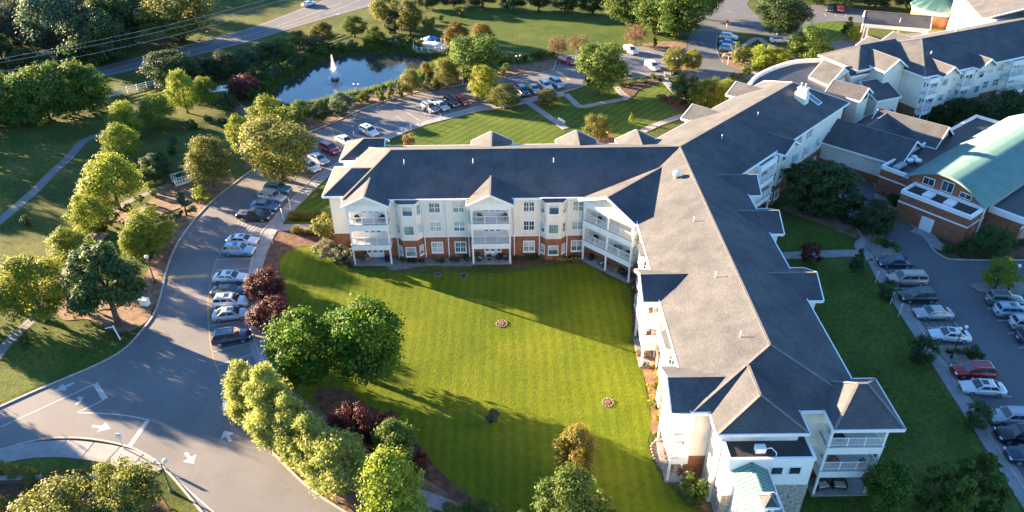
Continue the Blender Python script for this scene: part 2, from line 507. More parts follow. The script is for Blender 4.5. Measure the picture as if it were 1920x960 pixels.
sheet('entry_road', entry, ROAD_Z + .006, M['asphalt2'])
hw_lo = P((-200, 235), (0, 195), (100, 168), (190, 146), (300, 120), (380, 101), (470, 78), (523, 61), (600, 38), (693, 12), (770, -14), (900, -70))
hw_up = P((860, -90), (720, -40), (607, 0), (560, 18), (480, 48), (400, 71), (300, 96), (173, 129), (90, 150), (0, 172), (-200, 215))
highway = sheet('highway', smooth(hw_lo, 5) + smooth(hw_up, 5), ROAD_Z, M['asphalt2'])
lot_top = P((1575, 300), (1600, 318), (1627, 333), (1641, 352), (1640, 372), (1653, 390), (1683, 407), (1717, 430), (1737, 453), (1753, 473), (1773, 485), (1790, 488), (1850, 489), (1930, 489), (2120, 492))
lot_left = P((2120, 1080), (1990, 1030), (1925, 925), (1900, 885), (1870, 838), (1830, 775), (1800, 732), (1775, 692), (1745, 645), (1715, 600), (1690, 562), (1662, 520), (1637, 484), (1622, 455), (1608, 430), (1585, 395), (1570, 350))
lot = sheet('parking_lot', smooth(lot_top, 4) + smooth(lot_left, 4), ROAD_Z, M['asphalt2'])
kerb(lot_top, lot, 0, .2)
kerb(lot_left, lot, 0, .2)

# lawns and planting beds
def patch(name, pts, z, mat):
    return sheet(name, smooth(P(*pts), 4, True), z, mat)
patch('court_lawn', [(522, 490), (545, 466), (580, 460), (620, 478), (652, 501), (735, 512), (890, 511), (960, 511), (1090, 494), (1130, 516), (1183, 541), (1190, 600), (1196, 660), (1206, 700), (1216, 760), (1222, 800), (1215, 830), (1232, 882), (1270, 930), (1305, 965), (1330, 1030), (1000, 1030), (900, 1000), (800, 950), (700, 900), (600, 820), (530, 720), (512, 660), (520, 600), (538, 560), (525, 520)], .012, M['lawn'])
patch('front_lawn', [(730, 268), (790, 240), (850, 220), (900, 207), (985, 198), (1035, 228), (1062, 246), (1050, 275), (950, 280), (760, 285)], .012, M['lawn2'])
patch('front_lawn', [(1000, 198), (1040, 188), (1062, 180), (1088, 203), (1180, 187), (1210, 172), (1245, 152), (1258, 170), (1272, 190), (1280, 212), (1200, 250), (1130, 270), (1075, 248), (1030, 215)], .012, M['lawn2'])
patch('front_lawn', [(1068, 175), (1100, 164), (1150, 158), (1160, 172), (1172, 181), (1090, 196)], .016, M['lawn2'])
patch('far_field', [(800, 10), (880, 8), (1000, 14), (1130, 25), (1200, 45), (1300, 72), (1290, 85), (1200, 80), (1120, 95), (1030, 105), (960, 130), (900, 120), (850, 60)], .012, M['field'])
patch('side_lawn', [(1455, 385), (1500, 380), (1560, 395), (1610, 425), (1630, 448), (1600, 463), (1590, 480), (1640, 530), (1700, 620), (1760, 715), (1830, 820), (1900, 930), (1960, 1020), (1500, 1020), (1400, 600)], .012, M['verge'])
patch('verge', [(535, 408), (560, 375), (590, 345), (615, 325), (640, 330), (625, 400), (600, 420)], .012, M['lawn2'])
patch('meadow_strip', [(0, 620), (60, 590), (120, 600), (190, 640), (240, 640), (200, 672), (120, 705), (0, 755), (-80, 790), (-100, 660)], .012, M['verge'])
patch('island_lawn', [(1520, 45), (1590, 44), (1600, 70), (1560, 78), (1530, 72)], .05, M['lawn2'])
patch('garden_lawn', [(28, 868), (80, 860), (150, 862), (172, 872), (140, 888), (60, 888)], .02, M['verge'])
BZ = [0]
def bed(pts, mat, z=.035):
    BZ[0] += 1
    return patch('planting_bed', pts, z + BZ[0] * .0011, M[mat])
bed([(497, 470), (505, 448), (530, 425), (625, 425), (628, 465), (660, 485), (660, 505), (620, 482), (585, 462), (548, 467), (525, 488), (528, 520), (540, 560), (522, 600), (514, 650), (500, 680), (488, 650), (482, 600), (482, 540), (488, 500)], 'mulch')
bed([(735, 486), (885, 484), (885, 499), (800, 499), (735, 507)], 'gravel')
bed([(958, 481), (1088, 480), (1090, 493), (1030, 492), (958, 500)], 'mulch')
bed([(1183, 535), (1196, 520), (1205, 560), (1200, 600), (1188, 640), (1184, 590)], 'mulch')
bed([(1204, 672), (1245, 672), (1252, 740), (1238, 800), (1222, 812), (1220, 760), (1210, 715)], 'soil')
bed([(1262, 880), (1300, 880), (1330, 895), (1345, 960), (1310, 950), (1275, 915)], 'soil')
bed([(505, 690), (560, 740), (640, 800), (720, 850), (800, 900), (840, 940), (700, 1000), (640, 950), (565, 892), (515, 842), (478, 800), (470, 775), (490, 750)], 'soil')
bed([(590, 735), (640, 730), (690, 760), (760, 800), (810, 868), (880, 930), (960, 985), (860, 985), (800, 940), (700, 870), (610, 780)], 'mulch', .03)
bed([(583, 252), (627, 233), (680, 208), (763, 181), (870, 163), (880, 152), (800, 150), (740, 165), (690, 180), (620, 200), (570, 215), (560, 240)], 'soil')
bed([(440, 340), (405, 367), (372, 400), (342, 438), (320, 480), (308, 520), (298, 560), (270, 600), (255, 575), (280, 500), (310, 430), (350, 380), (400, 345), (430, 325)], 'soil')
bed([(110, 575), (150, 545), (230, 560), (275, 570), (280, 598), (230, 625), (170, 600), (120, 600)], 'soil', .05)
bed([(270, 385), (310, 350), (360, 345), (400, 345), (380, 372), (310, 400), (240, 420), (210, 410)], 'soil', .05)
bed([(540, 285), (590, 255), (575, 240), (520, 260), (470, 290), (460, 318), (500, 298)], 'soil')
bed([(930, 190), (975, 183), (1005, 178), (1040, 172), (1032, 190), (985, 200), (950, 203), (925, 203)], 'mulch', .05)
bed([(1100, 258), (1140, 252), (1160, 262), (1150, 272), (1110, 272)], 'mulch', .05)
bed([(1160, 160), (1235, 145), (1240, 152), (1200, 168), (1185, 182), (1165, 172)], 'mulch', .05)
bed([(1240, 180), (1262, 182), (1300, 195), (1290, 210), (1262, 205)], 'mulch', .05)
bed([(1255, 122), (1300, 115), (1302, 125), (1285, 132), (1262, 134)], 'soil', .06)
bed([(1352, 108), (1395, 112), (1415, 128), (1435, 138), (1400, 134), (1370, 125)], 'soil', .06)
bed([(1205, 83), (1240, 78), (1285, 80), (1282, 92), (1245, 95), (1215, 90)], 'soil', .05)
bed([(1622, 455), (1660, 450), (1682, 460), (1689, 480), (1640, 484)], 'gravel', .12)
bed([(1753, 652), (1812, 652), (1834, 667), (1843, 682), (1790, 690)], 'gravel', .12)
bed([(1820, 534), (1925, 530), (2000, 532), (2000, 552), (1925, 553), (1860, 556)], 'gravel', .12)
bed([(1756, 452), (1840, 455), (1925, 448), (2000, 450), (2000, 484), (1920, 484), (1800, 484), (1772, 476)], 'mulch', .07)
bed([(1480, 385), (1540, 392), (1600, 420), (1650, 440), (1600, 445), (1540, 420), (1470, 395)], 'soil', .03)
bed([(1700, 215), (1760, 235), (1850, 245), (1925, 235), (1925, 200), (1840, 215), (1790, 228), (1740, 215)], 'mulch', .03)
bed([(600, 190), (690, 175), (760, 150), (830, 118), (900, 125), (890, 150), (760, 172), (690, 195), (600, 225), (560, 205)], 'soil', .015)
bed([(0, 880), (60, 892), (180, 890), (260, 880), (320, 960), (330, 1000), (0, 1000)], 'mulch', .015)
bed([(800, 128), (880, 128), (1000, 118), (1040, 112), (1040, 128), (960, 142), (880, 153), (800, 152)], 'soil', .02)

# pavements with their slabs
slab_walk(P((516, 700), (500, 672), (490, 645), (484, 600), (480, 560), (481, 520), (487, 490), (497, 462), (510, 436), (528, 412), (550, 388), (572, 366), (594, 345), (620, 322), (655, 303)), 2.0, d=.33)
slab_walk(P((700, 272), (745, 251), (790, 234), (838, 221), (898, 206), (930, 202), (965, 196), (1003, 188), (1062, 176)), 2.1, d=.3)
slab_walk(P((986, 190), (1010, 206), (1036, 224), (1062, 242)), 1.5)
slab_walk(P((1060, 176), (1074, 189), (1089, 200), (1125, 194), (1178, 184)), 1.4)
slab_walk(P((1178, 184), (1166, 175), (1155, 163)), 1.4)
slab_walk(P((1245, 146), (1256, 162), (1275, 180), (1305, 192), (1335, 200)), 1.6)
slab_walk(P((1205, 246), (1240, 231), (1275, 219), (1300, 210)), 1.6)
slab_walk(P((506, 428), (560, 427), (625, 428)), 1.9)
slab_walk(P((1637, 490), (1652, 520), (1680, 561), (1706, 601), (1736, 647), (1766, 694), (1791, 733), (1820, 777), (1860, 839), (1890, 886), (1916, 927), (1960, 995)), 1.9, d=.2)
slab_walk(P((1464, 480), (1530, 478), (1570, 476), (1610, 476), (1632, 486)), 1.8)
slab_walk(P((1632, 484), (1612, 464), (1622, 450), (1652, 440)), 1.5)
slab_walk(P((1560, 282), (1620, 312), (1652, 335), (1654, 360), (1654, 382), (1680, 398), (1716, 420), (1742, 444), (1760, 462), (1790, 470)), 1.9)
slab_walk(P((-60, 868), (0, 856), (60, 845), (120, 842), (180, 848), (215, 855), (260, 868), (290, 895)), 2.3, step=3)
slab_walk(P((770, 925), (800, 935), (850, 955), (900, 985)), 1.5)
slab_walk(P((1360, 95), (1395, 85), (1420, 72), (1440, 84), (1475, 100), (1500, 115)), 1.6)
slab_walk(P((1375, 102), (1392, 118), (1425, 140)), 1.6)
sheet('patio_pavement', smooth(P((1845, 430), (1925, 405), (2010, 400), (2010, 452), (1925, 450), (1850, 455)), 3, True), .09, M['concrete'])
sheet('bank_path', smooth(P((424, 172), (440, 172), (452, 195), (478, 208), (500, 222), (492, 230), (462, 217), (432, 204)), 4, True), .04, M['paver'])
pth = strip(MB(), smooth(P((245, 243), (203, 249), (160, 263), (140, 283), (123, 302), (100, 322), (67, 356), (33, 386), (0, 414), (-50, 455)), 5), -.9, .9, -.02, .035).build('walking_path', M['asphalt'])
pth['kind'] = 'structure'
pth = strip(MB(), smooth(P((-20, 690), (15, 642), (57, 603), (77, 580), (110, 540), (130, 500), (160, 455), (200, 415), (225, 388), (255, 372), (320, 345)), 5), -.7, .7, -.02, .03).build('walking_path', M['asphalt'])
pth['kind'] = 'structure'

# painted markings: children of the road they lie on
def line(parent, a, b, w=.12, mat='paint_w', z=ROAD_Z + .008, name='painted_line'):
    strip(MB(), [G(*a), G(*b)], -w / 2, w / 2, z - .004, z).build(name, M[mat], parent)
def curve(parent, pts, w=.12, mat='paint_w', z=ROAD_Z + .008):
    strip(MB(), smooth(P(*pts), 5), -w / 2, w / 2, z - .004, z).build('painted_line', M[mat], parent)
def arrow(parent, tail, tip, z=ROAD_Z + .008, head=.75):
    a, b = G(*tail), G(*tip)
    d = (b - a).normalized(); s = Vector((-d.y, d.x, 0)); L = (b - a).length
    h = b - d * L * .52
    vs = [a - s * .17, a + s * .17, h + s * .17, h + s * head, b, h - s * head, h - s * .17]
    MB().prism([(p.x, p.y) for p in vs], z - .004, z).build('painted_arrow', M['paint_w'], parent)
line(drive, (2, 801), (180, 719), .16)
MB().prism([tuple(G(*p))[:2] for p in ((174, 721), (183, 717), (203, 746), (192, 751))], ROAD_Z + .002, ROAD_Z + .008).build('stop_bar', M['paint_w'], drive)
line(drive, (193, 751), (145, 774), .16)
curve(drive, [(144, 774), (200, 776), (240, 780), (280, 788)], .16)
MB().prism([tuple(G(*p))[:2] for p in ((272, 790), (282, 788), (248, 837), (239, 836))], ROAD_Z + .002, ROAD_Z + .008).build('stop_bar', M['paint_w'], drive)
arrow(drive, (139, 718), (103, 734)); arrow(drive, (173, 799), (208, 804)); arrow(drive, (433, 828), (420, 808)); arrow(drive, (348, 849), (364, 870))
curve(drive, [(142, 759), (147, 756), (151, 751), (150, 747)], .38)
MB().prism([tuple(G(*p))[:2] for p in ((143, 748), (150, 743), (158, 746), (152, 749))], ROAD_Z + .003, ROAD_Z + .0095).build('painted_arrow', M['paint_w'], drive)
curve(drive, [(318, 886), (345, 912), (372, 936), (402, 962)], .14)
curve(drive, [(455, 770), (434, 745), (418, 715), (405, 685), (397, 655), (392, 620), (390, 585), (391, 555), (396, 525), (402, 500), (411, 478), (424, 452), (440, 425), (455, 405)], .11, 'paint_y')
for a, b in (((408, 487), (470, 485)), ((400, 507), (465, 504)), ((396, 529), (463, 527)), ((393, 556), (463, 553)), ((391, 576), (463, 574)), ((391, 612), (465, 600)), ((398, 661), (472, 642)), ((407, 685), (480, 662)), ((415, 710), (478, 690)), ((427, 735), (470, 720)),
             ((430, 440), (486, 440)), ((446, 418), (498, 420)), ((465, 392), (512, 398)), ((480, 374), (530, 381)), ((497, 357), (548, 364)), ((512, 343), (560, 349))):
    line(drive, a, b)
for k in range(6):
    t = k / 5
    line(drive, (447 + 42 * t, 419 + 1.5 * t), (432 + 38 * t, 438), .1)
line(drive, (447, 418), (431, 440), .1)
for a, b in (((470, 322), (520, 326)), ((478, 315), (528, 319)), ((484, 316), (478, 323)), ((496, 317), (490, 324)), ((508, 318), (502, 325)), ((520, 319), (514, 326))):
    line(drive, a, b, .1)
for a, b in (((666, 249), (690, 262)), ((684, 242), (710, 255)), ((702, 233), (732, 249)), ((722, 226), (752, 242)), ((743, 218), (770, 235)), ((763, 211), (789, 228)), ((782, 203), (806, 220)), ((800, 197), (826, 214)), ((821, 192), (845, 208)), ((841, 187), (863, 203)), ((860, 184), (882, 199)), ((633, 265), (660, 279)), ((612, 278), (640, 292)), ((596, 296), (620, 312)), ((571, 312), (597, 322))):
    line(drive, a, b)
curve(drive, [(590, 288), (625, 267), (667, 249), (722, 226)], .11)
for a, b in (((1165, 106), (1202, 122)), ((1192, 100), (1232, 118)), ((1215, 96), (1262, 118)), ((1190, 130), (1222, 146)), ((1214, 122), (1250, 138)), ((985, 158), (1003, 178)), ((1004, 153), (1022, 175)), ((1024, 150), (1042, 172)), ((1098, 133), (1118, 155)), ((1120, 131), (1142, 153))):
    line(drive, a, b)
line(drive, (616, 238), (652, 254), .55, 'paint_y', name='speed_bump_paint')
line(drive, (314, 521), (390, 517), .75, 'paint_y', name='speed_bump_paint')
line(drive, (1045, 134), (1068, 150), .6, 'paint_y', name='speed_bump_paint')
for a, b in (((1668, 506), (1727, 506)), ((1678, 524), (1735, 526)), ((1690, 541), (1738, 541)), ((1702, 559), (1756, 562)), ((1712, 577), (1730, 577)), ((1722, 598), (1785, 599)), ((1737, 614), (1800, 614)), ((1745, 636), (1815, 640)), ((1785, 706), (1848, 705)), ((1820, 743), (1896, 744)), ((1850, 770), (1925, 771)), ((1851, 579), (1862, 579)), ((1870, 601), (1895, 601)), ((1890, 625), (1905, 625)), ((1910, 652), (1960, 652)), ((1915, 648), (1960, 648))):
    line(lot, a, b)
for k in range(5):
    line(lot, (1668 + 12 * k, 507), (1677 + 12 * k, 520), .1)
    line(lot, (1681 + 12 * k, 541), (1693 + 12 * k, 557), .1)
    line(lot, (1722 + 13 * k, 606), (1733 + 13 * k, 613), .1)
for a, b in (((1709, 502), (1736, 536)), ((1738, 541), (1756, 562)), ((1758, 568), (1766, 578)), ((1745, 569), (1758, 568)), ((1790, 604), (1803, 622)), ((1800, 632), (1815, 640))):
    line(lot, a, b, .1)
line(highway, (610, 27), (676, 0), .14); line(highway, (480, 68), (600, 29), .14)
curve(highway, [(173, 131), (300, 98), (400, 73), (480, 50), (560, 20), (607, 2)], .14)
curve(highway, [(100, 165), (190, 143), (300, 117.5), (380, 98.5), (470, 75.5), (523, 58.5), (600, 35.5), (693, 9.5)], .14)
curve(highway, [(173, 139), (300, 108), (400, 84), (480, 62), (560, 35), (640, 5)], .2, 'paint_y')
arrow(highway, (624, 28), (638, 26), head=.6)
ent = bpy.data.objects['entry_road']
for a, b in (((1320, 55), (1345, 61)), ((1352, 18), (1374, 23)), ((1523, 22), (1531, 31)), ((1545, 25), (1549, 31)), ((1566, 27), (1567, 31)), ((1587, 25), (1584, 33)), ((1509, 28), (1515, 32))):
    line(ent, a, b, .14, z=ROAD_Z + .016)
curve(ent, [(1345, 68), (1342, 85), (1346, 100), (1356, 118)], .14, z=ROAD_Z + .016)
# ------------------------------------------------------------------ building kit
def V3(*a): return Vector(a)
def wbuild(mb, name, mat, root):
    """mesh given in world metres, parented to an unrotated root"""
    return mb.build(name, mat, root, -root.location)
def roof(root, V, F, name='roof', mat=None, th=.22, fascia=True, caps=True, world_coords=True, skip=(), cap_mat=None):
    """V points, F polygons seen from above (counter-clockwise); adds fascia boards and ridge caps as sub-parts"""
    V = [Vector(v) for v in V]
    edges = {}
    for f in F:
        for a, b in zip(f, f[1:] + f[:1]):
            edges.setdefault(frozenset((a, b)), []).append((a, b, f))
    n = len(V)
    mb = MB()
    low = [v - Vector((0, 0, th)) for v in V]
    faces = [list(f) for f in F] + [[n + i for i in reversed(f)] for f in F]
    for e, l in edges.items():
        if len(l) == 1:
            a, b, _ = l[0]
            faces.append([b, a, n + a, n + b])
    mb.add(V + low, faces)
    loc = -root.location if world_coords else None
    o = mb.build(name, mat or M['shingle'], root, loc)
    if fascia:
        fb = MB()
        for e, l in edges.items():
            if len(l) == 1 and not any(set(e) == set(s) for s in skip):
                a, b, _ = l[0]
                d = (V[b] - V[a]); d.z = 0
                out = Vector((d.y, -d.x, 0)).normalized() * .06
                z = Vector((0, 0, -th / 2 + .01))
                fb.bar(V[a] + out + z, V[b] + out + z, .13, th + .08)
        if fb.f:
            fb.build('fascia', M['white'], o)
    if caps:
        cb = MB()
        for e, l in edges.items():
            if len(l) == 2:
                (a, b, f), (_, _, g) = l
                na = (V[f[1]] - V[f[0]]).cross(V[f[2]] - V[f[1]]).normalized()
                cg = sum((V[i] for i in g), Vector()) / len(g)
                if (cg - V[a]).dot(na) < -.02:
                    up = Vector((0, 0, .025))
                    cb.bar(V[a] + up, V[b] + up, .26, .05)
        if cb.f:
            cb.build('ridge_cap', cap_mat or M['ridge'], o)
    return o

# ---- windows (meshes shared between copies); local x along the wall, -y out of it, z up from the sill
def window_meshes(w, h, cols, rows, trim=.10, pair=False):
    fr = MB()
    y0, y1 = -.10, .0
    fr.box(-w / 2 - trim, w / 2 + trim, y0, y1, -trim, 0); fr.box(-w / 2 - trim, w / 2 + trim, y0, y1, h, h + trim)
    fr.box(-w / 2 - trim, -w / 2, y0, y1, 0, h); fr.box(w / 2, w / 2 + trim, y0, y1, 0, h)
    fr.box(-w / 2 - trim - .05, w / 2 + trim + .05, -.16, -.0, -trim - .06, -trim - .002)
    if pair:
        fr.box(-.06, .06, y0, y1, .001, h - .001)
    mt = MB()
    xs = [-w / 2 + w * i / cols for i in range(1, cols)]
    for x in xs:
        if not (pair and abs(x) < .01):
            mt.box(x - .02, x + .02, -.065, -.03, .001, h - .001)
    for i in range(1, rows):
        z = h * i / rows
        k = .045 if (rows == 2) else .02
        mt.box(-w / 2, w / 2, -.07, -.031, z - k / 1.4, z + k / 1.4)
    pn = MB().box(-w / 2, w / 2, -.035, -.001, 0, h)
    return fr.mesh('window', M['white']), (mt.mesh('muntin', M['white']) if mt.f else None), pn.mesh('pane', M['glass_blue'])
WIN = {
    'twin': window_meshes(1.42, 1.42, 4, 2, pair=True),
    'twin_tall': window_meshes(1.42, 1.60, 4, 2, .14, pair=True),
    'fixed': window_meshes(1.30, 1.40, 1, 1),
    'side': window_meshes(.62, 1.40, 2, 2, .08),
    'single': window_meshes(.80, 1.42, 2, 2),
    'square': window_meshes(1.0, .9, 1, 1, .06),
}
BLIND = {}
def window(root, kind, loc, rz=0, pane=None, name='window'):
    a, b, c = WIN[kind]
    o = link(name, a, root, Vector(loc) - (root.location if root.type == 'EMPTY' else Vector()), rz)
    if b:
        link('muntin', b, o)
    p = link('pane', c, o)
    p.material_slots[0].link = 'OBJECT'
    p.material_slots[0].material = pane or rnd.choice(GL)
    if rnd.random() < .6 and kind != 'square':
        w_, h_ = {'twin': (1.42, 1.42), 'twin_tall': (1.42, 1.6), 'fixed': (1.3, 1.4), 'side': (.62, 1.4), 'single': (.8, 1.42)}[kind]
        d_ = rnd.choice((.3, .5, .5, .7))
        key = (kind, d_)
        if key not in BLIND:
            BLIND[key] = MB().box(-w_ / 2 + .01, w_ / 2 - .01, -.0385, -.0352, h_ * (1 - d_), h_ - .01).mesh('blind', M['glass_pale'])
        link('blind', BLIND[key], o)
    return o

# ---- three-storey porch; origin on the wall line at the ground, faces local -y
F2, F3, TOP = 3.45, 6.70, 9.9
def railing_mesh(L, sections):
    r = MB()
    r.box(-L / 2, L / 2, -.035, .035, 1.0, 1.07); r.box(-L / 2, L / 2, -.025, .025, .10, .15)
    for i in range(1, sections):
        x = -L / 2 + L * i / sections
        r.box(x - .05, x + .05, -.051, .051, .0, 1.12)
    k = int(L / .13)
    for i in range(1, k):
        x = -L / 2 + L * i / k
        r.box(x - .016, x + .016, -.016, .016, .151, .999)
    return r.mesh('railing', M['rail'])
def make_porch(name, W, D, sections=3, bays=1, gable=True, apex=11.5, back=6.6, half=None):
    """returns an unparented porch object with its sub-parts"""
    b = MB()
    x0, x1 = -W / 2, W / 2
    root = MB().box(x0 - .15, x1 + .15, -D - .15, -.05, -.02, .14).build(name, M['concrete'])
    for z0, z1 in ((2.55, 3.42), (5.75, 6.67), (8.85, 9.79)):
        fp = [(x0, -.03), (x0, -D), (x1, -D), (x1, -.03), (x1 - .22, -.03), (x1 - .22, -D + .22), (x0 + .22, -D + .22), (x0 + .22, -.03)]
        MB().prism(fp, z0, z1).build('beam', M['white'], root)
    for z in (F2, F3):
        MB().box(x0 - .06, x1 + .06, -D - .06, -.04, z - .03, z + .06).build('deck', M['deck'], root)
    MB().box(x0 + .23, x1 - .23, -D + .23, -.04, 8.87, 8.93).build('ceiling', M['white'], root)
    pm_ = MB().box(-.11, .11, -.11, .11, 0, 1).mesh('post', M['white'])
    front = [x0 + .13 + (W - .26) * i / bays for i in range(bays + 1)]
    for x in front:
        for z0, z1 in ((.14, 2.55), (3.51, 5.75), (6.76, 8.85)):
            p = link('post', pm_, root, (x, -D + .12, z0)); p.scale = (1, 1, z1 - z0)
    Lf = (W - .26) / bays - .22
    rf = railing_mesh(Lf, max(2, round(Lf / 1.6))); rs = railing_mesh(D - .35, 1)
    for z in (F2 + .06, F3 + .06):
        for i in range(bays):
            link('railing', rf, root, ((front[i] + front[i + 1]) / 2, -D + .12, z))
        for x in (x0 + .12, x1 - .12):
            link('railing', rs, root, (x, -D / 2 - .02, z), math.pi / 2)
    dr = MB(); pn = MB()
    for i in range(3):
        x = -1.25 + .84 * i
        dr.box(x, x + .8, -.07, .02, .05, 2.15)
        pn.box(x + .14, x + .66, -.085, -.071, .95, 1.95)
    dm, pmn = dr.mesh('door', M['white']), pn.mesh('door_pane', M['glass_blue'])
    for z in (.14, F2 + .06, F3 + .06):
        for i in range(bays):
            cx = (front[i] + front[i + 1]) / 2 + .15
            link('door', dm, root, (cx, -.0, z)); link('door_pane', pmn, root, (cx, -.0, z))
    if gable:
        h = half or W / 2 + .45
        ze = 9.92
        yf, yb = -D - .55, back
        V = [(-h, yf, ze), (0, yf, apex), (h, yf, ze), (h, yb, ze), (0, yb, apex), (-h, yb, ze)]
        roof(root, V, [[0, 1, 4, 5], [1, 2, 3, 4]], 'porch_roof', world_coords=False, skip=[(3, 4), (4, 5)])
        k = (apex - ze) / h
        g = MB()
        yw = -D + .02
        zt = apex - .24
        hw = (zt - 9.79) / k
        g.add([(-hw, yw, 9.79), (hw, yw, 9.79), (0, yw, zt), (-hw, yw + .18, 9.79), (hw, yw + .18, 9.79), (0, yw + .18, zt)], [(0, 1, 2), (5, 4, 3), (1, 0, 3, 4), (2, 1, 4, 5), (0, 2, 5, 3)])
        g.build('gable', M['siding'], root)
    return root
def place_porch(proto, root, loc, rz, first=False):
    c = copy_tree(proto, root)
    c.location = Vector(loc) - root.location
    c.rotation_euler = (0, 0, rz)
    return c
def bay(root, loc, rz, w=3.6, wf=2.1, d=.95, panes=True):
    """full-height bay: brick foot, siding, three windows on each floor; local frame as a porch"""
    Mx = Matrix.Translation(loc) @ Matrix.Rotation(rz, 4, 'Z')
    def T(x, y, z=0): return Mx @ Vector((x, y, z))
    fp = [(-w / 2, .3), (-w / 2, 0), (-wf / 2, -d), (wf / 2, -d), (w / 2, 0), (w / 2, .3)]
    lo = MB().prism([T(*p) for p in fp], -.05, 3.5)
    wbuild(lo, 'bay_base', M['brick'], root)
    hi = MB().prism([T(p[0] * .995, p[1] * .985) for p in fp], 3.501, 9.88)
    b = wbuild(hi, 'bay_wall', M['siding'], root)
    cap = MB().prism([T(p[0] * 1.04, p[1] * 1.28) for p in fp], 9.42, 9.66)
    wbuild(cap, 'bay_cornice', M['white'], root)
    k = MB()
    e = [(-w / 2 - .15, -.4, 10.05), (-wf / 2 - .15, -d - .38, 9.76), (wf / 2 + .15, -d - .38, 9.76), (w / 2 + .15, -.4, 10.05), (w / 2 + .15, .3, 10.33), (-w / 2 - .15, .3, 10.33)]
    k.add([T(*p) for p in e] + [T(x, y, z - .12) for x, y, z in e], [(0, 1, 2, 3, 4, 5), (11, 10, 9, 8, 7, 6)] + [(i, 6 + i, 6 + (i + 1) % 6, (i + 1) % 6) for i in range(6)])
    wbuild(k, 'bay_roof', M['shingle'], root)
    ang = math.atan2(d, (w - wf) / 2)
    for z in (.95, 4.5, 7.62):
        window(root, 'fixed', T(0, -d - .01, z), rz, rnd.choice([M['glass_green'], M['glass_green'], M['glass_blue']]))
        sx = (w + wf) / 4
        window(root, 'side', T(-sx - .01, -d / 2 - .01, z), rz - ang)
        window(root, 'side', T(sx + .01, -d / 2 - .01, z), rz + ang)
def downspout(root, x, y, z0=.1, z1=9.7):
    wbuild(MB().box(x - .07, x + .07, y - .12, y - .001, z0, z1), 'downspout', M['white'], root)

# ------------------------------------------------------------------ the main residence (three wings)
RES = thing('residence_building', 'three-storey cream and brick residence with grey hipped roofs around the court lawn', 'building', (24.45, 99.25, 0))
HUB = Vector((24.45, 99.25, 0)); AB = R(46)
U = Vector((math.cos(AB), math.sin(AB), 0)); NR = Vector((math.sin(AB), -math.cos(AB), 0))
def B(u, v, z=0): return HUB + U * u + NR * v + Vector((0, 0, z))
ZE, ZR = 10.0, 13.45
bl = B(41.3, -7.4); br = B(41.3, 7.4)
foot = [(-22.9, 91.2), (16.95, 91.2), (16.95, 50.2), (32.05, 50.2), (32.05, 96.6), (br.x, br.y), (bl.x, bl.y), (21.4, 107.3), (-22.9, 107.3)]
wbuild(MB().prism([(x + (.03 if x > 0 else -.03), y) for x, y in foot], -.1, 3.5), 'brick_base', M['brick'], RES)
wbuild(MB().prism(foot, 3.501, 9.88), 'wall', M['siding'], RES)
wbuild(MB().prism([(-25.6, 92.4), (-22, 92.4), (-22, 100.3), (-25.6, 100.3)], -.1, 3.5), 'brick_base', M['brick'], RES)
wbuild(MB().prism([(-25.57, 92.43), (-22, 92.43), (-22, 100.27), (-25.57, 100.27)], 3.501, 9.88), 'wall', M['siding'], RES)
wbuild(MB().prism([(10.9, 91.5), (17.2, 85.2), (17.2, 91.5)], -.1, 3.5), 'brick_base', M['brick'], RES)
wbuild(MB().prism([(10.9, 91.47), (17.17, 85.2), (17.17, 91.47)], 3.501, 9.88), 'wall', M['siding'], RES)
wbuild(MB().box(-22.96, 16.9, 91.13, 91.2, 3.5, 3.62), 'band_course', M['white'], RES)
wbuild(MB().box(16.86, 16.95, 50.2, 85, 3.5, 3.62), 'band_course', M['white'], RES)
re_ = B(35.2, 0, ZR); ble = B(41.6, -8.05, ZE); bre = B(41.8, 8.05, ZE)
roof(RES, [(-23.4, 90.6, ZE), (16.35, 90.6, ZE), (24.45, 99.25, ZR), (-17.4, 99.25, ZR), (-23.4, 107.9, ZE), (21.7, 107.9, ZE),
           (16.35, 49.6, ZE), (24.5, 55.0, ZR), (32.65, 49.6, ZE), (32.65, 96.2, ZE), re_, ble, bre],
     [[0, 1, 2, 3], [4, 0, 3], [5, 4, 3, 2], [1, 6, 7, 2], [6, 8, 7], [8, 9, 2, 7], [9, 12, 10, 2], [2, 10, 11, 5]], 'main_roof')
# corner pavilions at the far left end
roof(RES, [(-26.25, 91.75, ZE), (-17.0, 91.75, ZE), (-17.0, 96.3, 12.05), (-22.75, 96.3, 12.05), (-26.25, 100.85, ZE), (-17, 100.85, ZE)],
     [[0, 1, 2, 3], [4, 0, 3], [5, 4, 3, 2]], 'pavilion_roof', skip=[(1, 2), (2, 5)])
roof(RES, [(-26.1, 103.6, ZE - .3), (-19.5, 103.6, ZE - .3), (-19.5, 107.2, 11.7), (-22.8, 107.2, 11.7), (-26.1, 110.7, ZE - .3), (-19.5, 110.7, ZE - .3)],
     [[0, 1, 2, 3], [4, 0, 3], [5, 4, 3, 2]], 'pavilion_roof')
wbuild(MB().prism([(-23.5, 104.2), (-20.1, 104.2), (-20.1, 110.1), (-23.5, 110.1)], -.1, 9.6), 'wall', M['siding'], RES)
wbuild(MB().box(-25.7, -23.5, 104.1, 104.4, 8.4, 9.5).box(-25.7, -25.4, 104.41, 110.1, 8.4, 9.5), 'porch_beam', M['white'], RES)
for x, y in ((-25.55, 104.25), (-24.4, 104.25), (-25.55, 107.2), (-25.55, 109.9)):
    wbuild(MB().box(x - .14, x + .14, y - .14, y + .14, 0, 8.4), 'post', M['white'], RES)

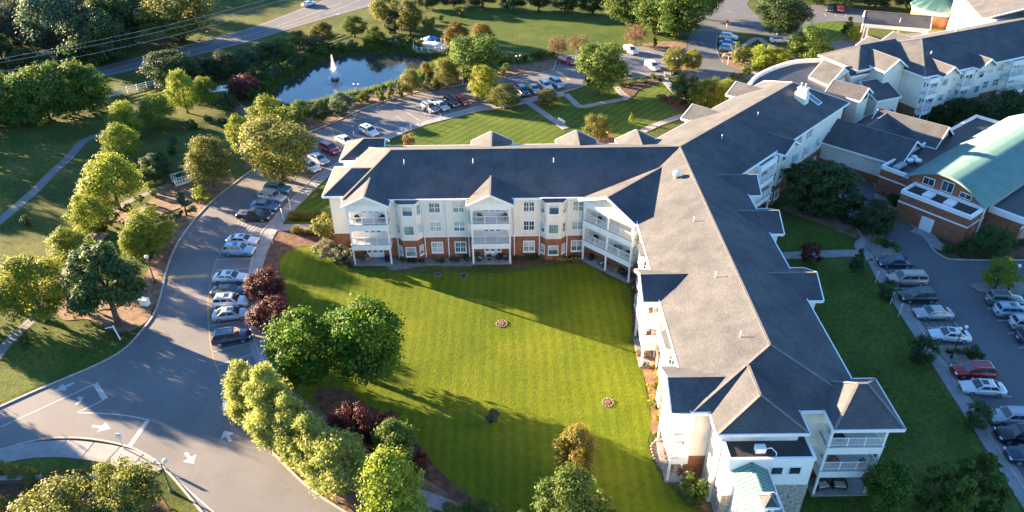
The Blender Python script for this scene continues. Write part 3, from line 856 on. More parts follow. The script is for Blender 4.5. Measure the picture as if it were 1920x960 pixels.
porch = make_porch('porch', 5.5, 1.85)
porch3 = make_porch('corner_porch', 8.5, 1.75, 4, 2, apex=12.1, back=12.5, half=4.85)
porch_f = make_porch('recessed_porch', 5.0, 1.5, 3, gable=False)
place_porch(porch, RES, (-19.9, 91.2, 0), 0)
place_porch(porch, RES, (-2.9, 91.2, 0), 0)
place_porch(porch, RES, (16.95, 69.8, 0), -math.pi / 2)
place_porch(porch, RES, (16.95, 52.75, 0), -math.pi / 2)
place_porch(porch, RES, (32.05, 69.7, 0), math.pi / 2)
place_porch(porch, RES, (32.05, 83.8, 0), math.pi / 2)
place_porch(porch, RES, (32.05, 93.9, 0), math.pi / 2)
for x in (-3.0, 10.4, 19.9):
    place_porch(porch, RES, (x, 107.3, 0), math.pi)
for u in (19.5, 34.0):
    place_porch(porch, RES, B(u, -7.4), AB + math.pi)
place_porch(porch_f, RES, B(11.5, 7.4), AB)
place_porch(porch3, RES, (14.25, 88.4, 0), -math.pi / 4)
for p in (porch, porch3, porch_f):
    for ch in list(p.children_recursive):
        bpy.data.objects.remove(ch)
    bpy.data.objects.remove(p)
# facade facing the court
bay(RES, (-14.45, 91.2, 0), 0)
bay(RES, (5.9, 91.2, 0), 0)
for x in (-10.75, -7.4, 2.45, 9.35):
    for z, k in ((1.0, 'twin_tall'), (4.55, 'twin'), (7.62, 'twin')):
        window(RES, k, (x, 91.16 if z < 3 else 91.19, z), 0)
for x in (-16.35, -12.45, -9.1, -6.15, .35, 3.95, 7.9):
    downspout(RES, x, 91.16)
# left face of the near wing
bay(RES, (16.95, 77.5, 0), -math.pi / 2)
bay(RES, (16.95, 60.3, 0), -math.pi / 2)
for y in (80.9, 74.2, 64.4, 57.0):
    for z, k in ((1.0, 'twin_tall'), (4.55, 'twin'), (7.62, 'twin')):
        window(RES, k, (16.9 if z < 3 else 16.94, y, z), -math.pi / 2)
for y in (66.6, 58.6, 73.2):
    wbuild(MB().box(16.83, 16.915, y - .07, y + .07, .1, 9.7), 'downspout', M['white'], RES)
# right face of the upper wing
for u, kinds in ((17.6, 'bay'), (24.5, 'w'), (28.5, 'w'), (33, 'w'), (37.5, 'w')):
    if kinds == 'bay':
        bay(RES, B(u, 7.4), AB)
    else:
        for z in (1.0, 4.55, 7.62):
            if u < 30 or z < 7:
                window(RES, 'single' if u > 30 else 'twin', B(u, 7.45, z), AB)
g0 = B(17.6, 9.4, ZE); 
def gable_roof(root, peak, ang, half, drop, length, name='gable_roof', wall=None, mat=None, foot=None, caps=True, over=.5):
    """gable end at peak facing ang's local -y; runs back by length"""
    Mx = Matrix.Translation(peak) @ Matrix.Rotation(ang, 4, 'Z')
    T = lambda x, y, z: Mx @ Vector((x, y, z))
    o = roof(root, [T(-half, 0, -drop), T(0, 0, 0), T(half, 0, -drop), T(half, length, -drop), T(0, length, 0), T(-half, length, -drop)], [[0, 1, 4, 5], [1, 2, 3, 4]], name, mat=mat, caps=caps)
    if wall:
        k = drop / half
        zt = -.25
        hw = half - over
        zs = -hw * k - .25
        y = over
        zb = (foot if foot is not None else peak[2] - drop - 2) - peak[2]
        g = MB().add([T(-hw, y, zb), T(hw, y, zb), T(hw, y, zs), T(0, y, zt), T(-hw, y, zs), T(-hw, length - .1, zb), T(hw, length - .1, zb), T(hw, length - .1, zs), T(0, length - .1, zt), T(-hw, length - .1, zs)],
                     [(0, 1, 2, 3, 4), (9, 8, 7, 6, 5), (1, 6, 7, 2), (0, 4, 9, 5), (2, 7, 8, 3), (3, 8, 9, 4), (0, 5, 6, 1)])
        wbuild(g, 'wall', wall, root)
    return T
gable_roof(RES, B(17.6, 9.6, 11.35), AB, 2.7, 1.5, 6, 'gable_roof', M['siding'], foot=9.5)
# end pavilion of the near wing and the corner tower
wbuild(MB().prism([(18.6, 47.5), (25.7, 47.5), (25.7, 50.3), (18.6, 50.3)], -.1, 9.85), 'wall', M['siding'], RES)
roof(RES, [(18.05, 46.85, ZE), (26.25, 46.85, ZE), (22.15, 49.3, 12.4), (22.15, 53.5, 12.4), (18.05, 53.5, ZE), (26.25, 53.5, ZE)],
     [[0, 1, 2], [4, 0, 2, 3], [1, 5, 3, 2]], 'pavilion_roof', skip=[(3, 4), (3, 5)])
roof(RES, [(28.6, 47.2, ZE), (34.9, 47.2, ZE), (34.9, 53.75, ZE), (28.6, 53.75, ZE), (31.3, 50.4, 12.6), (32.2, 50.4, 12.6)],
     [[0, 1, 5, 4], [1, 2, 5], [2, 3, 4, 5], [3, 0, 4]], 'tower_roof')
wbuild(MB().prism([(29.4, 50.3), (34.0, 50.3), (34.0, 53.2), (29.4, 53.2)], -.1, 9.85), 'wall', M['siding'], RES)
tp = make_porch('tower_porch', 5.3, 2.1, 3, gable=False)
tp.parent = RES; tp.location = Vector((31.65, 50.25, 0)) - RES.location
# flat-roofed front block
wbuild(MB().prism([(19.0, 45.35), (26.6, 45.35), (26.6, 50.3), (19.0, 50.3)], 3.6, 8.3), 'wall', M['white'], RES)
wbuild(MB().prism([(18.97, 45.32), (26.63, 45.32), (26.63, 50.3), (18.97, 50.3)], -.1, 3.59).prism([(22.4, 45.29), (26.66, 45.29), (26.66, 45.6), (22.4, 45.6)], 3.6, 5.0), 'stone_base', M['stone'], RES)
fr = wbuild(MB().prism([(19.15, 45.5), (26.45, 45.5), (26.45, 50.2), (19.15, 50.2)], 8.25, 8.4), 'flat_roof', M['membrane'], RES)
MB().box(18.9, 26.7, 45.25, 45.49, 8.25, 8.55).box(18.9, 19.14, 45.491, 47.4, 8.25, 8.55).box(26.46, 26.7, 45.491, 49.4, 8.25, 8.55).build('parapet', M['white'], fr)
wbuild(MB().box(21.5, 22.4, 46.0, 46.6, 8.4, 9.0), 'roof_unit', M['white'], RES)
wbuild(MB().tube([(22.4, 46.3, 8.7), (22.9, 46.2, 8.9), (23.3, 45.9, 8.6), (23.2, 45.6, 8.45)], .05), 'hose', M['white'], RES)
for x in (23.45, 25.05):
    window(RES, 'square', (x, 45.34, 6.5), 0, M['glass_dark'])
# teal standing-seam canopy roof running towards the viewer, with its cupola
T_ = gable_roof(RES, (21.05, 35.5, 8.0), 0, 1.6, 1.05, 10.2, 'seamed_roof', M['white'], mat=M['teal_roof'], foot=-.1, caps=False)
sr = [o for o in RES.children if o.name.startswith('seamed_roof')][0]
for sgn in (-1, 1):
    sm = MB()
    sm.bar((0, 0, .03), (sgn * 1.58, 0, -1.037 + .03), .05, .06)
    me = sm.mesh('roof_seam', M['teal_seam'])
    for i in range(24):
        link('roof_seam', me, sr, (21.05, 35.7 + i * .42, 8.0))
MB().bar((21.05, 35.5, 8.04), (21.05, 45.7, 8.04), .16, .06).build('ridge_flashing', M['teal_seam'], sr)
wbuild(MB().box(20.6, 21.5, 40.2, 41.1, 7.2, 8.75), 'cupola', M['white'], RES)
roof(RES, [(20.35, 39.95, 8.75), (21.75, 39.95, 8.75), (21.75, 41.35, 8.75), (20.35, 41.35, 8.75), (21.05, 40.65, 9.5)], [[0, 1, 4], [1, 2, 4], [2, 3, 4], [3, 0, 4]], 'cupola_roof', th=.12)
wbuild(MB().box(19.5, 19.58, 41.6, 43.4, .1, 4.6), 'door', M['skin_tan'], RES)
wbuild(MB().box(23.1, 23.35, 38.0, 45.2, 3.3, 3.55).box(22.6, 22.85, 38.0, 45.2, 3.3, 3.55), 'canopy_beam', M['dkgrey'], RES)
# roof equipment
def vent(root, loc, h=.8, r=.055):
    wbuild(MB().tube([loc, (loc[0], loc[1], loc[2] + h)], r), 'vent_pipe', M['white'], root)
for x, y in ((1342, 518), (1388, 630), (1301, 414)):
    g = G(x, y, 12.0); z = ZE + (g.x - 16.35) * .4235
    g = G(x, y, z); vent(RES, (g.x, g.y, ZE + (g.x - 16.35) * .4235 - .05))
for x, y in ((758, 308), (887, 306), (1038, 305)):
    g = G(x, y, 12.4); z = ZE + (g.y - 90.6) * .4
    g = G(x, y, z); vent(RES, (g.x, g.y, ZE + (g.y - 90.6) * .4 - .05))
for u, v in ((8.2, 2.2), (19.5, 2.0)):
    b = B(u, v); vent(RES, (b.x, b.y, ZR - abs(v) * .43 - .05))
g = G(1268, 330, 12.9)
wbuild(MB().lathe([(.28, 0), (.28, .55), (.5, .56), (.52, .85), (.4, 1.02), (.1, 1.1)], (g.x, g.y, 12.55), 14), 'roof_ventilator', M['white'], RES)
ch = B(32.0, 3.4)
Mx = Matrix.Translation(ch) @ Matrix.Rotation(AB, 4, 'Z')
wbuild(MB().box(-.75, .75, -1.0, 1.0, 10.6, 13.5, Mx), 'chimney', M['siding'], RES)
c = wbuild(MB().box(-.5, .5, -.75, .75, 13.5, 14.1, Mx).box(-.62, .62, -.87, .87, 14.1, 14.25, Mx), 'chimney_cap', M['white'], RES)
for dy in (-.4, .35):
    q = Mx @ Vector((0, dy, 0))
    wbuild(MB().lathe([(.17, 14.25), (.17, 14.8), (.25, 14.82), (.25, 14.95), (.05, 15.05)], (q.x, q.y, 0)), 'flue', M['grey'], RES)
k = .43
fm = MB()
for (u0, v0, u1, v1) in ((34.2, 2.4, 35.6, 2.4), (34.2, 5.6, 35.6, 5.6), (34.2, 2.4, 34.2, 5.6), (35.6, 2.4, 35.6, 5.6)):
    fm.bar(B(u0, v0, ZR - v0 * k + .08), B(u1, v1, ZR - v1 * k + .08), .14, .12)
wbuild(fm, 'skylight', M['white'], RES)
wbuild(MB().bar(B(34.9, 2.45, ZR - 2.45 * k + .05), B(34.9, 5.55, ZR - 5.55 * k + .05), 1.26, .05), 'skylight_pane', M['glass_blue'], RES)

# ------------------------------------------------------------------ link building between the wings: curved flat roof and stepped gables
LNK = thing('link_building', 'low cream link building with curved flat dark roof and small gables between the wings', 'building', (58, 136, 0))
arc = smooth([V3(44.6, 135.2, 0), V3(45.5, 136.8, 0), V3(48.1, 140.9, 0), V3(52.6, 145.3, 0), V3(58.0, 148.8, 0), V3(63.6, 149.6, 0)], 5)
fpol = arc + [V3(64.5, 141, 0), V3(60.5, 127.5, 0), V3(54, 129, 0), V3(48, 134.5, 0)]
wbuild(MB().prism(fpol, -.1, 8.3), 'wall', M['brick'], LNK)
inn = offset(arc, -.45)
wbuild(MB().prism(inn + [V3(64.0, 141, 0), V3(60.5, 128, 0), V3(54, 129.5, 0), V3(48.3, 134.6, 0)], 8.3, 8.42), 'flat_roof', M['membrane'], LNK)
wbuild(strip(MB(), arc, -.4, .12, 8.25, 9.1), 'parapet', M['white'], LNK)
def skirt(root, pts, z0, z1, mat='siding'):
    c = sum((Vector((p.x, p.y, 0)) for p in pts), Vector()) / len(pts)
    wbuild(MB().prism([Vector((p.x, p.y, 0)) + (c - Vector((p.x, p.y, 0))) * .06 for p in pts], z0, z1), 'wall', M[mat], root)
# tall gable beside the flat roof
PF, PB_, LB = G(1582, 127, 11.0), G(1545, 111.5, 11.0), G(1517, 144, 8.7)
LF = LB + (PF - PB_); LF.z = 8.7
RF = PF + (PF - LF) * .55; RF.z = 9.6
RB = RF + (PB_ - PF)
roof(LNK, [LB, LF, PF, PB_, RF, RB], [[0, 1, 2, 3], [4, 5, 3, 2]], 'gable_roof')
skirt(LNK, [LB, LF, RF, RB], -.1, 8.6)
gt = MB().add([LF + (PF - LF) * .06 + Vector((0, 0, -.2)), RF + (PF - RF) * .06 + Vector((0, 0, -.2)), PF + Vector((0, 0, -.25)), LB + (PB_ - LB) * .06 + Vector((0, 0, -.2)), RB + (PB_ - RB) * .06 + Vector((0, 0, -.2)), PB_ + Vector((0, 0, -.25))], [(0, 1, 2), (5, 4, 3), (0, 2, 5, 3), (1, 4, 5, 2), (0, 3, 4, 1)])
wbuild(gt, 'gable', M['siding'], LNK)
# low link to the upper wing
K1, K2, K3, K4 = G(1584, 126, 10.2), G(1658, 112, 10.2), G(1664, 130, 8.9), G(1594, 144, 8.9)
K5, K6 = K2 + (K2 - K3), K1 + (K1 - K4)
K5.z = K6.z = 8.9
roof(LNK, [K4, K3, K2, K1, K6, K5], [[0, 1, 2, 3], [5, 4, 3, 2]], 'link_roof')
skirt(LNK, [K4, K3, K5, K6], -.1, 8.75)
# clerestory gable with its row of small panes
T2 = gable_roof(LNK, G(1629.6, 165, 10.0), AB, 2.9, 1.7, 6.6, 'gable_roof', M['siding'], foot=0)
for i in range(5):
    q = T2(-1.2 + .6 * i, .43, -2.35)
    wbuild(MB().box(-.2, .2, -.05, .05, 0, .75, Matrix.Translation(q) @ Matrix.Rotation(AB, 4, 'Z')), 'window_pane', M['glass_dark'], LNK)
    if 0 < i < 4:
        q = T2(-1.2 + .6 * i, .43, -1.45)
        wbuild(MB().box(-.2, .2, -.05, .05, 0, .3, Matrix.Translation(q) @ Matrix.Rotation(AB, 4, 'Z')), 'window_pane', M['glass_dark'], LNK)
# lower lean-to roof in front of the upper wing
H1, H2, H3, H4 = G(1612, 153, 8.2), G(1658, 146, 8.2), G(1690, 181, 6.4), G(1644, 190, 6.4)
roof(LNK, [H4, H3, H2, H1], [[0, 1, 2, 3]], 'lean_to_roof')
skirt(LNK, [H4, H3, H2, H1], -.1, 6.1)

# ------------------------------------------------------------------ low cross-gabled dining hall
DIN = thing('dining_hall', 'low dining hall with dark cross-gabled shingle roofs and brick footing', 'building', (64, 116, 0))
A45 = R(45)
gable_roof(DIN, G(1720, 264.6, 7.4), A45, 5.0, 2.8, 16, 'gable_roof', M['siding'], foot=-.1)
gable_roof(DIN, G(1780, 238.5, 7.4), A45, 4.2, 2.6, 12, 'gable_roof', M['siding'], foot=-.1)
d0 = Vector((59.0, 117.2, 0))
gable_roof(DIN, (60.6, 119.0, 7.1), A45 - R(90), 4.2, 2.6, 12, 'gable_roof', M['siding'], foot=-.1)
MBb = MB()
g7 = G(1720, 264.6, 7.4)
Mx = Matrix.Translation((g7.x, g7.y, 0)) @ Matrix.Rotation(A45, 4, 'Z')
wbuild(MB().prism([Mx @ Vector((x, y, 0)) for x, y in ((-4.65, 15), (-4.65, .35), (4.0, .35), (4.0, .54), (-4.46, .54), (-4.46, 15))], -.1, 1.5), 'brick_footing', M['brick'], DIN)

# ------------------------------------------------------------------ brick activity building with a barrel roof
BRK = thing('brick_hall', 'red brick hall with teal barrel vault roof and flat-roofed annex', 'building', (70, 104, 0))
AX = R(38)
E1 = Vector((math.cos(AX), math.sin(AX), 0)); E2 = Vector((math.sin(AX), -math.cos(AX), 0))   # E1 along the vault, E2 across it to the right
O_ = Vector((61.9, 104.6, 0))
def K(a, b, z=0): return O_ + E1 * a + E2 * b + Vector((0, 0, z))
W_ = 12.2
def arch(b):
    t = b / W_
    return 5.1 + 3.1 * math.sin(math.pi * (.06 + .88 * t)) - .55 * t
N = 26
vs = []; fs = []
for i in range(N + 1):
    b = W_ * i / N
    for a in (-.5, 36):
        for dz in (0, -.28):
            vs.append(K(a, b, arch(b) + dz))
for i in range(N):
    j = 4 * i
    fs += [(j, j + 4, j + 6, j + 2)[::-1], (j + 1, j + 5, j + 7, j + 3), (j, j + 1, j + 5, j + 4)[::-1], (j + 2, j + 3, j + 7, j + 6)]
fs += [(0, 2, 3, 1), (4 * N, 4 * N + 1, 4 * N + 3, 4 * N + 2)]
bar_ = MB(); bar_.add(vs, fs)
vault = wbuild(bar_, 'barrel_roof', M['teal_roof'], BRK)
sm = MB()
pr = [(W_ * i / 12, arch(W_ * i / 12)) for i in range(13)]
for k in range(90):
    a = -.35 + k * .4
    for (b0, z0), (b1, z1) in zip(pr, pr[1:]):
        sm.add([K(a, b0, z0 + .012), K(a + .07, b0, z0 + .012), K(a + .07, b1, z1 + .012), K(a, b1, z1 + .012), K(a + .035, b0, z0 + .075), K(a + .035, b1, z1 + .075)], [(0, 4, 5, 3), (4, 1, 2, 5)])
s_ = sm.build('roof_seams', M['teal_seam'], vault); s_['kind'] = 'stuff'
wall = [K(0, .4, -.1)] + [K(0, .4 + (W_ - .8) * i / 16, arch(.4 + (W_ - .8) * i / 16) - .3) for i in range(17)] + [K(0, W_ - .4, -.1)]
n = len(wall)
wb = MB(); far = [p + E1 * 35.5 for p in wall]
wb.add(wall + far, [list(range(n)), list(range(2 * n - 1, n - 1, -1))] + [(i, n + i, n + i + 1, i + 1) for i in range(n - 1)])
wbuild(wb, 'wall', M['brick'], BRK)
def kbox(mb, a0, a1, b0, b1, z0, z1):
    return mb.prism([K(a0, b0), K(a1, b0), K(a1, b1), K(a0, b1)], z0, z1)
def flat_block(a0, a1, b0, b1, zt, par=.55):
    wbuild(kbox(MB(), a0, a1, b0, b1, -.1, zt), 'wall', M['brick'], BRK)
    wbuild(kbox(MB(), a0 + .3, a1 - .3, b0 + .3, b1 - .3, zt, zt + .1), 'flat_roof', M['membrane'], BRK)
    p = MB()
    kbox(p, a0 - .06, a1 + .06, b0 - .06, b0 + .3, zt - .05, zt + par); kbox(p, a0 - .06, a1 + .06, b1 - .3, b1 + .06, zt - .05, zt + par)
    kbox(p, a0 - .06, a0 + .3, b0 + .301, b1 - .301, zt - .05, zt + par); kbox(p, a1 - .3, a1 + .06, b0 + .301, b1 - .301, zt - .05, zt + par)
    wbuild(p, 'parapet', M['white'], BRK)
    q = MB()
    kbox(q, a0 - .05, a1 + .05, b0 - .05, b0 + .0, zt - 1.5, zt - 1.25); kbox(q, a0 - .05, a1 + .05, b1, b1 + .05, zt - 1.5, zt - 1.25); kbox(q, a0 - .05, a0, b0, b1, zt - 1.5, zt - 1.25)
    wbuild(q, 'band_course', M['white'], BRK)
flat_block(-4.1, -.05, 1.6, 12.0, 4.5)
flat_block(1.2, 34, -4.6, .35, 4.6)
for b0 in (4.2, 7.4):
    sk = MB()
    kbox(sk, -3.0, -1.2, b0, b0 + 1.3, 4.6, 5.05)
    s_ = wbuild(sk, 'skylight', M['white'], BRK)
for b0 in (2.6, 5.4, 8.2):
    zt = (5.75, 6.2, 5.4)[(2.6, 5.4, 8.2).index(b0)]
    zl = 5.25
    w = MB(); kbox(w, -.09, -.0, b0, b0 + 1.75, zl, zt + .75)
    f_ = wbuild(w, 'window', M['white'], BRK)
    g = MB(); kbox(g, -.12, -.095, b0 + .1, b0 + .84, zl + .12, zt + .63); kbox(g, -.12, -.095, b0 + .92, b0 + 1.65, zl + .12, zt + .63)
    g.build('pane', M['glass_dark'], f_)
w = MB(); kbox(w, -4.17, -4.1, 5.6, 7.5, .1, 2.3); wbuild(w, 'door', M['white'], BRK)
w = MB(); kbox(w, -6.0, -4.2, 5.3, 7.8, -.05, .12); wbuild(w, 'door_ramp', M['concrete'], BRK)
w = MB(); kbox(w, -.4, -.2, W_ - .1, W_ + .1, 0, 5.1); wbuild(w, 'downspout', M['white'], BRK)
# right-hand annex with white bands and large windows
wbuild(kbox(MB(), 2.5, 30, W_ - .35, W_ + 4.5, -.1, 4.0), 'wall', M['brick'], BRK)
wbuild(kbox(MB(), 2.44, 30, W_ - .3, W_ + 4.56, 3.4, 4.35), 'parapet', M['white'], BRK)
wbuild(kbox(MB(), 2.8, 29.5, W_ - .0, W_ + 4.2, 4.3, 4.37), 'flat_roof', M['membrane'], BRK)
wbuild(kbox(MB(), 2.42, 30, W_ + 4.5, W_ + 4.58, 2.5, 2.75), 'band_course', M['white'], BRK)
for a in (4.2, 7.4, 10.6):
    w = MB(); kbox(w, a, a + 2.1, W_ + 4.5, W_ + 4.6, .3, 2.4); f_ = wbuild(w, 'window', M['white'], BRK)
    g = MB(); kbox(g, a + .12, a + 1.0, W_ + 4.61, W_ + 4.63, .42, 2.28); kbox(g, a + 1.1, a + 1.98, W_ + 4.61, W_ + 4.63, .42, 2.28); g.build('pane', M['glass_blue'], f_)
w = MB(); kbox(w, .5, 1.9, W_ - .4, W_ - .33, .4, 2.6); f_ = wbuild(w, 'window', M['white'], BRK)
g = MB(); kbox(g, .62, 1.78, W_ - .33, W_ - .31, .52, 2.48); g.build('pane', M['glass_blue'], f_)
for a, b in ((6.3, -2.6), (7.2, -1.7), (7.9, -2.8)):
    q = K(a, b)
    wbuild(MB().lathe([(.25, 4.6), (.25, 5.0), (.55, 5.02), (.55, 5.35), (.35, 5.5), (.05, 5.52)], (q.x, q.y, 0)), 'roof_ventilator', M['white'], BRK)
hv = MB(); kbox(hv, 1.9, 4.6, -3.2, -2.1, 4.95, 5.35); kbox(hv, 1.95, 2.05, -3.15, -3.05, 4.6, 4.95); kbox(hv, 4.4, 4.5, -2.2, -2.1, 4.6, 4.95)
wbuild(hv, 'roof_unit', M['grey'], BRK)

# ------------------------------------------------------------------ upper right residence wing
AD = R(24)
UW = thing('upper_wing_building', 'white three-storey wing with balconies and dark roof at the upper right', 'building', (90, 150, 0))
D1 = Vector((math.cos(AD), math.sin(AD), 0)); D2 = Vector((-math.sin(AD), math.cos(AD), 0))
C0 = Vector((78.0, 135.6, 0))
def Q(a, b, z=0): return C0 + D1 * a + D2 * b + Vector((0, 0, z))
wbuild(MB().prism([Q(.6, .6), Q(60, .6), Q(60, 18.2), Q(.6, 18.2)], 3.5, 9.88), 'wall', M['siding'], UW)
wbuild(MB().prism([Q(.57, .57), Q(60, .57), Q(60, 18.2), Q(.57, 18.2)], -.1, 3.499), 'brick_base', M['brick'], UW)
roof(UW, [Q(0, 0, ZE), Q(61, 0, ZE), Q(61, 9.4, 13.6), Q(8.4, 9.4, 13.6), Q(0, 18.8, ZE), Q(61, 18.8, ZE)], [[0, 1, 2, 3], [4, 0, 3], [5, 4, 3, 2]], 'main_roof')
roof(UW, [Q(-8.5, 8.2, ZE), Q(6, 8.2, ZE), Q(6, 13.4, 12.8), Q(-3.5, 13.4, 12.8), Q(-8.5, 18.6, ZE), Q(6, 18.6, ZE)], [[0, 1, 2, 3], [4, 0, 3], [5, 4, 3, 2]], 'side_roof', skip=[(1, 2), (2, 5)])
wbuild(MB().prism([Q(-7.9, 8.8), Q(1, 8.8), Q(1, 18), Q(-7.9, 18)], -.1, 9.85), 'wall', M['siding'], UW)
gable_roof(UW, Q(-2.0, 4.8, 12.3), AD, 3.0, 2.0, 8, 'gable_roof', M['siding'], foot=0)
for a, h in ((5.6, 2.4), (15.6, 2.6)):
    gable_roof(UW, Q(a, -1.4, 11.6), AD, h, 1.6, 8, 'gable_roof', M['siding'], foot=9.2)
    bay(UW, Q(a, .6), AD, 4.4, 3.4, .9)
for a in (18.3, 25.5):
    gable_roof(UW, Q(a - 12, 20.2, 11.4), AD + math.pi, 3.0, 1.5, 6, 'gable_roof')
up = make_porch('porch', 2.6, 1.5, 2, gable=False); up.parent = UW; up.location = Q(1.95, .6) - UW.location; up.rotation_euler = (0, 0, AD)
up = make_porch('porch', 2.6, 1.2, 2, gable=False); up.parent = UW; up.location = Q(11.8, .6) - UW.location; up.rotation_euler = (0, 0, AD)
up = make_porch('porch', 6.0, 1.6, 3, gable=False); up.parent = UW; up.location = Q(26.5, .6) - UW.location; up.rotation_euler = (0, 0, AD)
for a in (8.8, 19.2, 22.2):
    for z in (1.0, 4.55, 7.62):
        window(UW, 'twin', Q(a, .56 if z < 3 else .59, z), AD)
q = Q(21, 11.5); vent(UW, (q.x, q.y, 12.6), 1.4, .16)
q = Q(6.5, 5.0); vent(UW, (q.x, q.y, 12.0), .6, .08)
w1, w2 = G(1819, 8, 10), G(1846, 38, 10)
wd = (w1 - w2).normalized(); wr = Vector((wd.y, -wd.x, 0))
CH = thing('chapel_wing', 'tall white-walled wing with tan roof at the top right corner', 'building', (w2.x, w2.y, 0))
def Wq(a, b, z=0): return Vector((w2.x, w2.y, 0)) + wd * a + wr * b + Vector((0, 0, z))
LW = (w1 - w2).length + 14
wbuild(MB().prism([Wq(0, 0), Wq(LW, 0), Wq(LW, 24), Wq(0, 24)], -.1, 10.4), 'wall', M['white'], CH)
roof(CH, [Wq(-.6, -.6, 10.4), Wq(LW, -.6, 10.4), Wq(LW, 12, 15.0), Wq(-.6, 12, 15.0), Wq(-.6, 25, 10.4), Wq(LW, 25, 10.4)], [[1, 0, 3, 2], [4, 5, 2, 3]], 'main_roof')

# ------------------------------------------------------------------ entrance canopy and garden pavilion
CAN = thing('entrance_canopy', 'open porte-cochere with long grey gable roof on white columns', 'canopy', (97, 188.5, 0))
a0, a1 = Vector((90.6, 192.0, 0)), Vector((104.0, 186.6, 0))
dx = (a1 - a0).normalized(); dn = Vector((dx.y, -dx.x, 0))
if dn.y > 0: dn = -dn
def Cn(a, b, z): return a0 + dx * a + dn * b + Vector((0, 0, z))
Lc = (a1 - a0).length
roof(CAN, [Cn(-.4, 3.6, 4.6), Cn(Lc + .4, 3.6, 4.6), Cn(Lc + .4, 0, 6.9), Cn(-.4, 0, 6.9), Cn(-.4, -3.6, 4.6), Cn(Lc + .4, -3.6, 4.6)], [[0, 1, 2, 3], [5, 4, 3, 2]], 'roof')
mb = MB()
mb.bar(Cn(0, 3.3, 4.1), Cn(Lc, 3.3, 4.1), .4, .75); mb.bar(Cn(0, -3.3, 4.1), Cn(Lc, -3.3, 4.1), .4, .75)
mb.bar(Cn(0, 3.1, 4.1), Cn(0, -3.1, 4.1), .4, .75); mb.bar(Cn(Lc, 3.1, 4.1), Cn(Lc, -3.1, 4.1), .4, .75)
wbuild(mb, 'beam', M['white'], CAN)
for a, b in ((.1, 3.3), (.9, 3.3), (.1, -3.3), (Lc - .1, 3.3), (Lc - .9, 3.3), (Lc - .1, -3.3)):
    wbuild(MB().bar(Cn(a, b, 0), Cn(a, b, 3.75), .42), 'column', M['white'], CAN)
for a in (.02, Lc - .02):
    wbuild(MB().add([Cn(a, 3.2, 4.5), Cn(a, -3.2, 4.5), Cn(a, 0, 6.6)], [(0, 1, 2)]), 'gable', M['white'], CAN)
PAV = thing('garden_pavilion', 'round brick pavilion with teal ribbed cone roof at the top edge', 'pavilion', (116, 205, 0))
mb = MB(); n = 12
ring = [(7.2 * math.cos(2 * math.pi * i / n), 7.2 * math.sin(2 * math.pi * i / n), 4.4) for i in range(n)]
mb.add(ring + [(0, 0, 8.2)] + [(x, y, 4.1) for x, y, z in ring], [(i, (i + 1) % n, n) for i in range(n)] + [((i + 1) % n, i, n + 1 + i, n + 1 + (i + 1) % n) for i in range(n)])
mb.build('roof', M['teal_roof'], PAV)
mb = MB()
for i in range(72):
    a = 2 * math.pi * i / 72
    mb.bar((7.0 * math.cos(a), 7.0 * math.sin(a), 4.5), (1.2 * math.cos(a), 1.2 * math.sin(a), 7.62), .08, .12)
s_ = mb.build('roof_seams', M['teal_seam'], PAV); s_['kind'] = 'stuff'
mb = MB().lathe([(6.5, 0), (6.5, 3.2)], n=24); mb.build('wall', M['brick'], PAV)
mb = MB().lathe([(6.6, 3.2), (6.6, 4.05)], n=24); mb.build('band_course', M['white'], PAV)
# ------------------------------------------------------------------ vegetation
def leaf_mat(name, cols, trans=.45, hue=.013, val=.2):
    m, t, bs = nt(name)
    geo = node(t, 'NewGeometry')
    rp = node(t, 'ValToRGB')
    el = rp.color_ramp.elements
    for i, c in enumerate(cols):
        e = el[i] if i < 2 else el.new(1)
        e.position = i / (len(cols) - 1)
        e.color = (*c, 1)
    t.links.new(geo.outputs['Random Per Island'], rp.inputs['Fac'])
    oi = node(t, 'ObjectInfo')
    hs = node(t, 'HueSaturation')
    mr = node(t, 'MapRange'); mr.inputs['To Min'].default_value = .5 - hue; mr.inputs['To Max'].default_value = .5 + hue
    t.links.new(oi.outputs['Random'], mr.inputs['Value']); t.links.new(mr.outputs[0], hs.inputs['Hue'])
    mv = node(t, 'MapRange'); mv.inputs['To Min'].default_value = 1 - val; mv.inputs['To Max'].default_value = 1 + val
    ml = node(t, 'Math', operation='MULTIPLY'); ml.inputs[1].default_value = 7.31
    fr = node(t, 'Math', operation='FRACT')
    t.links.new(oi.outputs['Random'], ml.inputs[0]); t.links.new(ml.outputs[0], fr.inputs[0]); t.links.new(fr.outputs[0], mv.inputs['Value']); t.links.new(mv.outputs[0], hs.inputs['Value'])
    t.links.new(rp.outputs['Color'], hs.inputs['Color'])
    t.links.new(hs.outputs['Color'], bs.inputs['Base Color'])
    bs.inputs['Roughness'].default_value = .6
    bs.inputs['Specular IOR Level'].default_value = .25
    tr = node(t, 'BsdfTranslucent')
    t.links.new(hs.outputs['Color'], tr.inputs['Color'])
    mx = node(t, 'MixShader'); mx.inputs[0].default_value = trans
    t.links.new(bs.outputs[0], mx.inputs[1]); t.links.new(tr.outputs[0], mx.inputs[2])
    t.links.new(mx.outputs[0], t.nodes['Material Output'].inputs['Surface'])
    return m
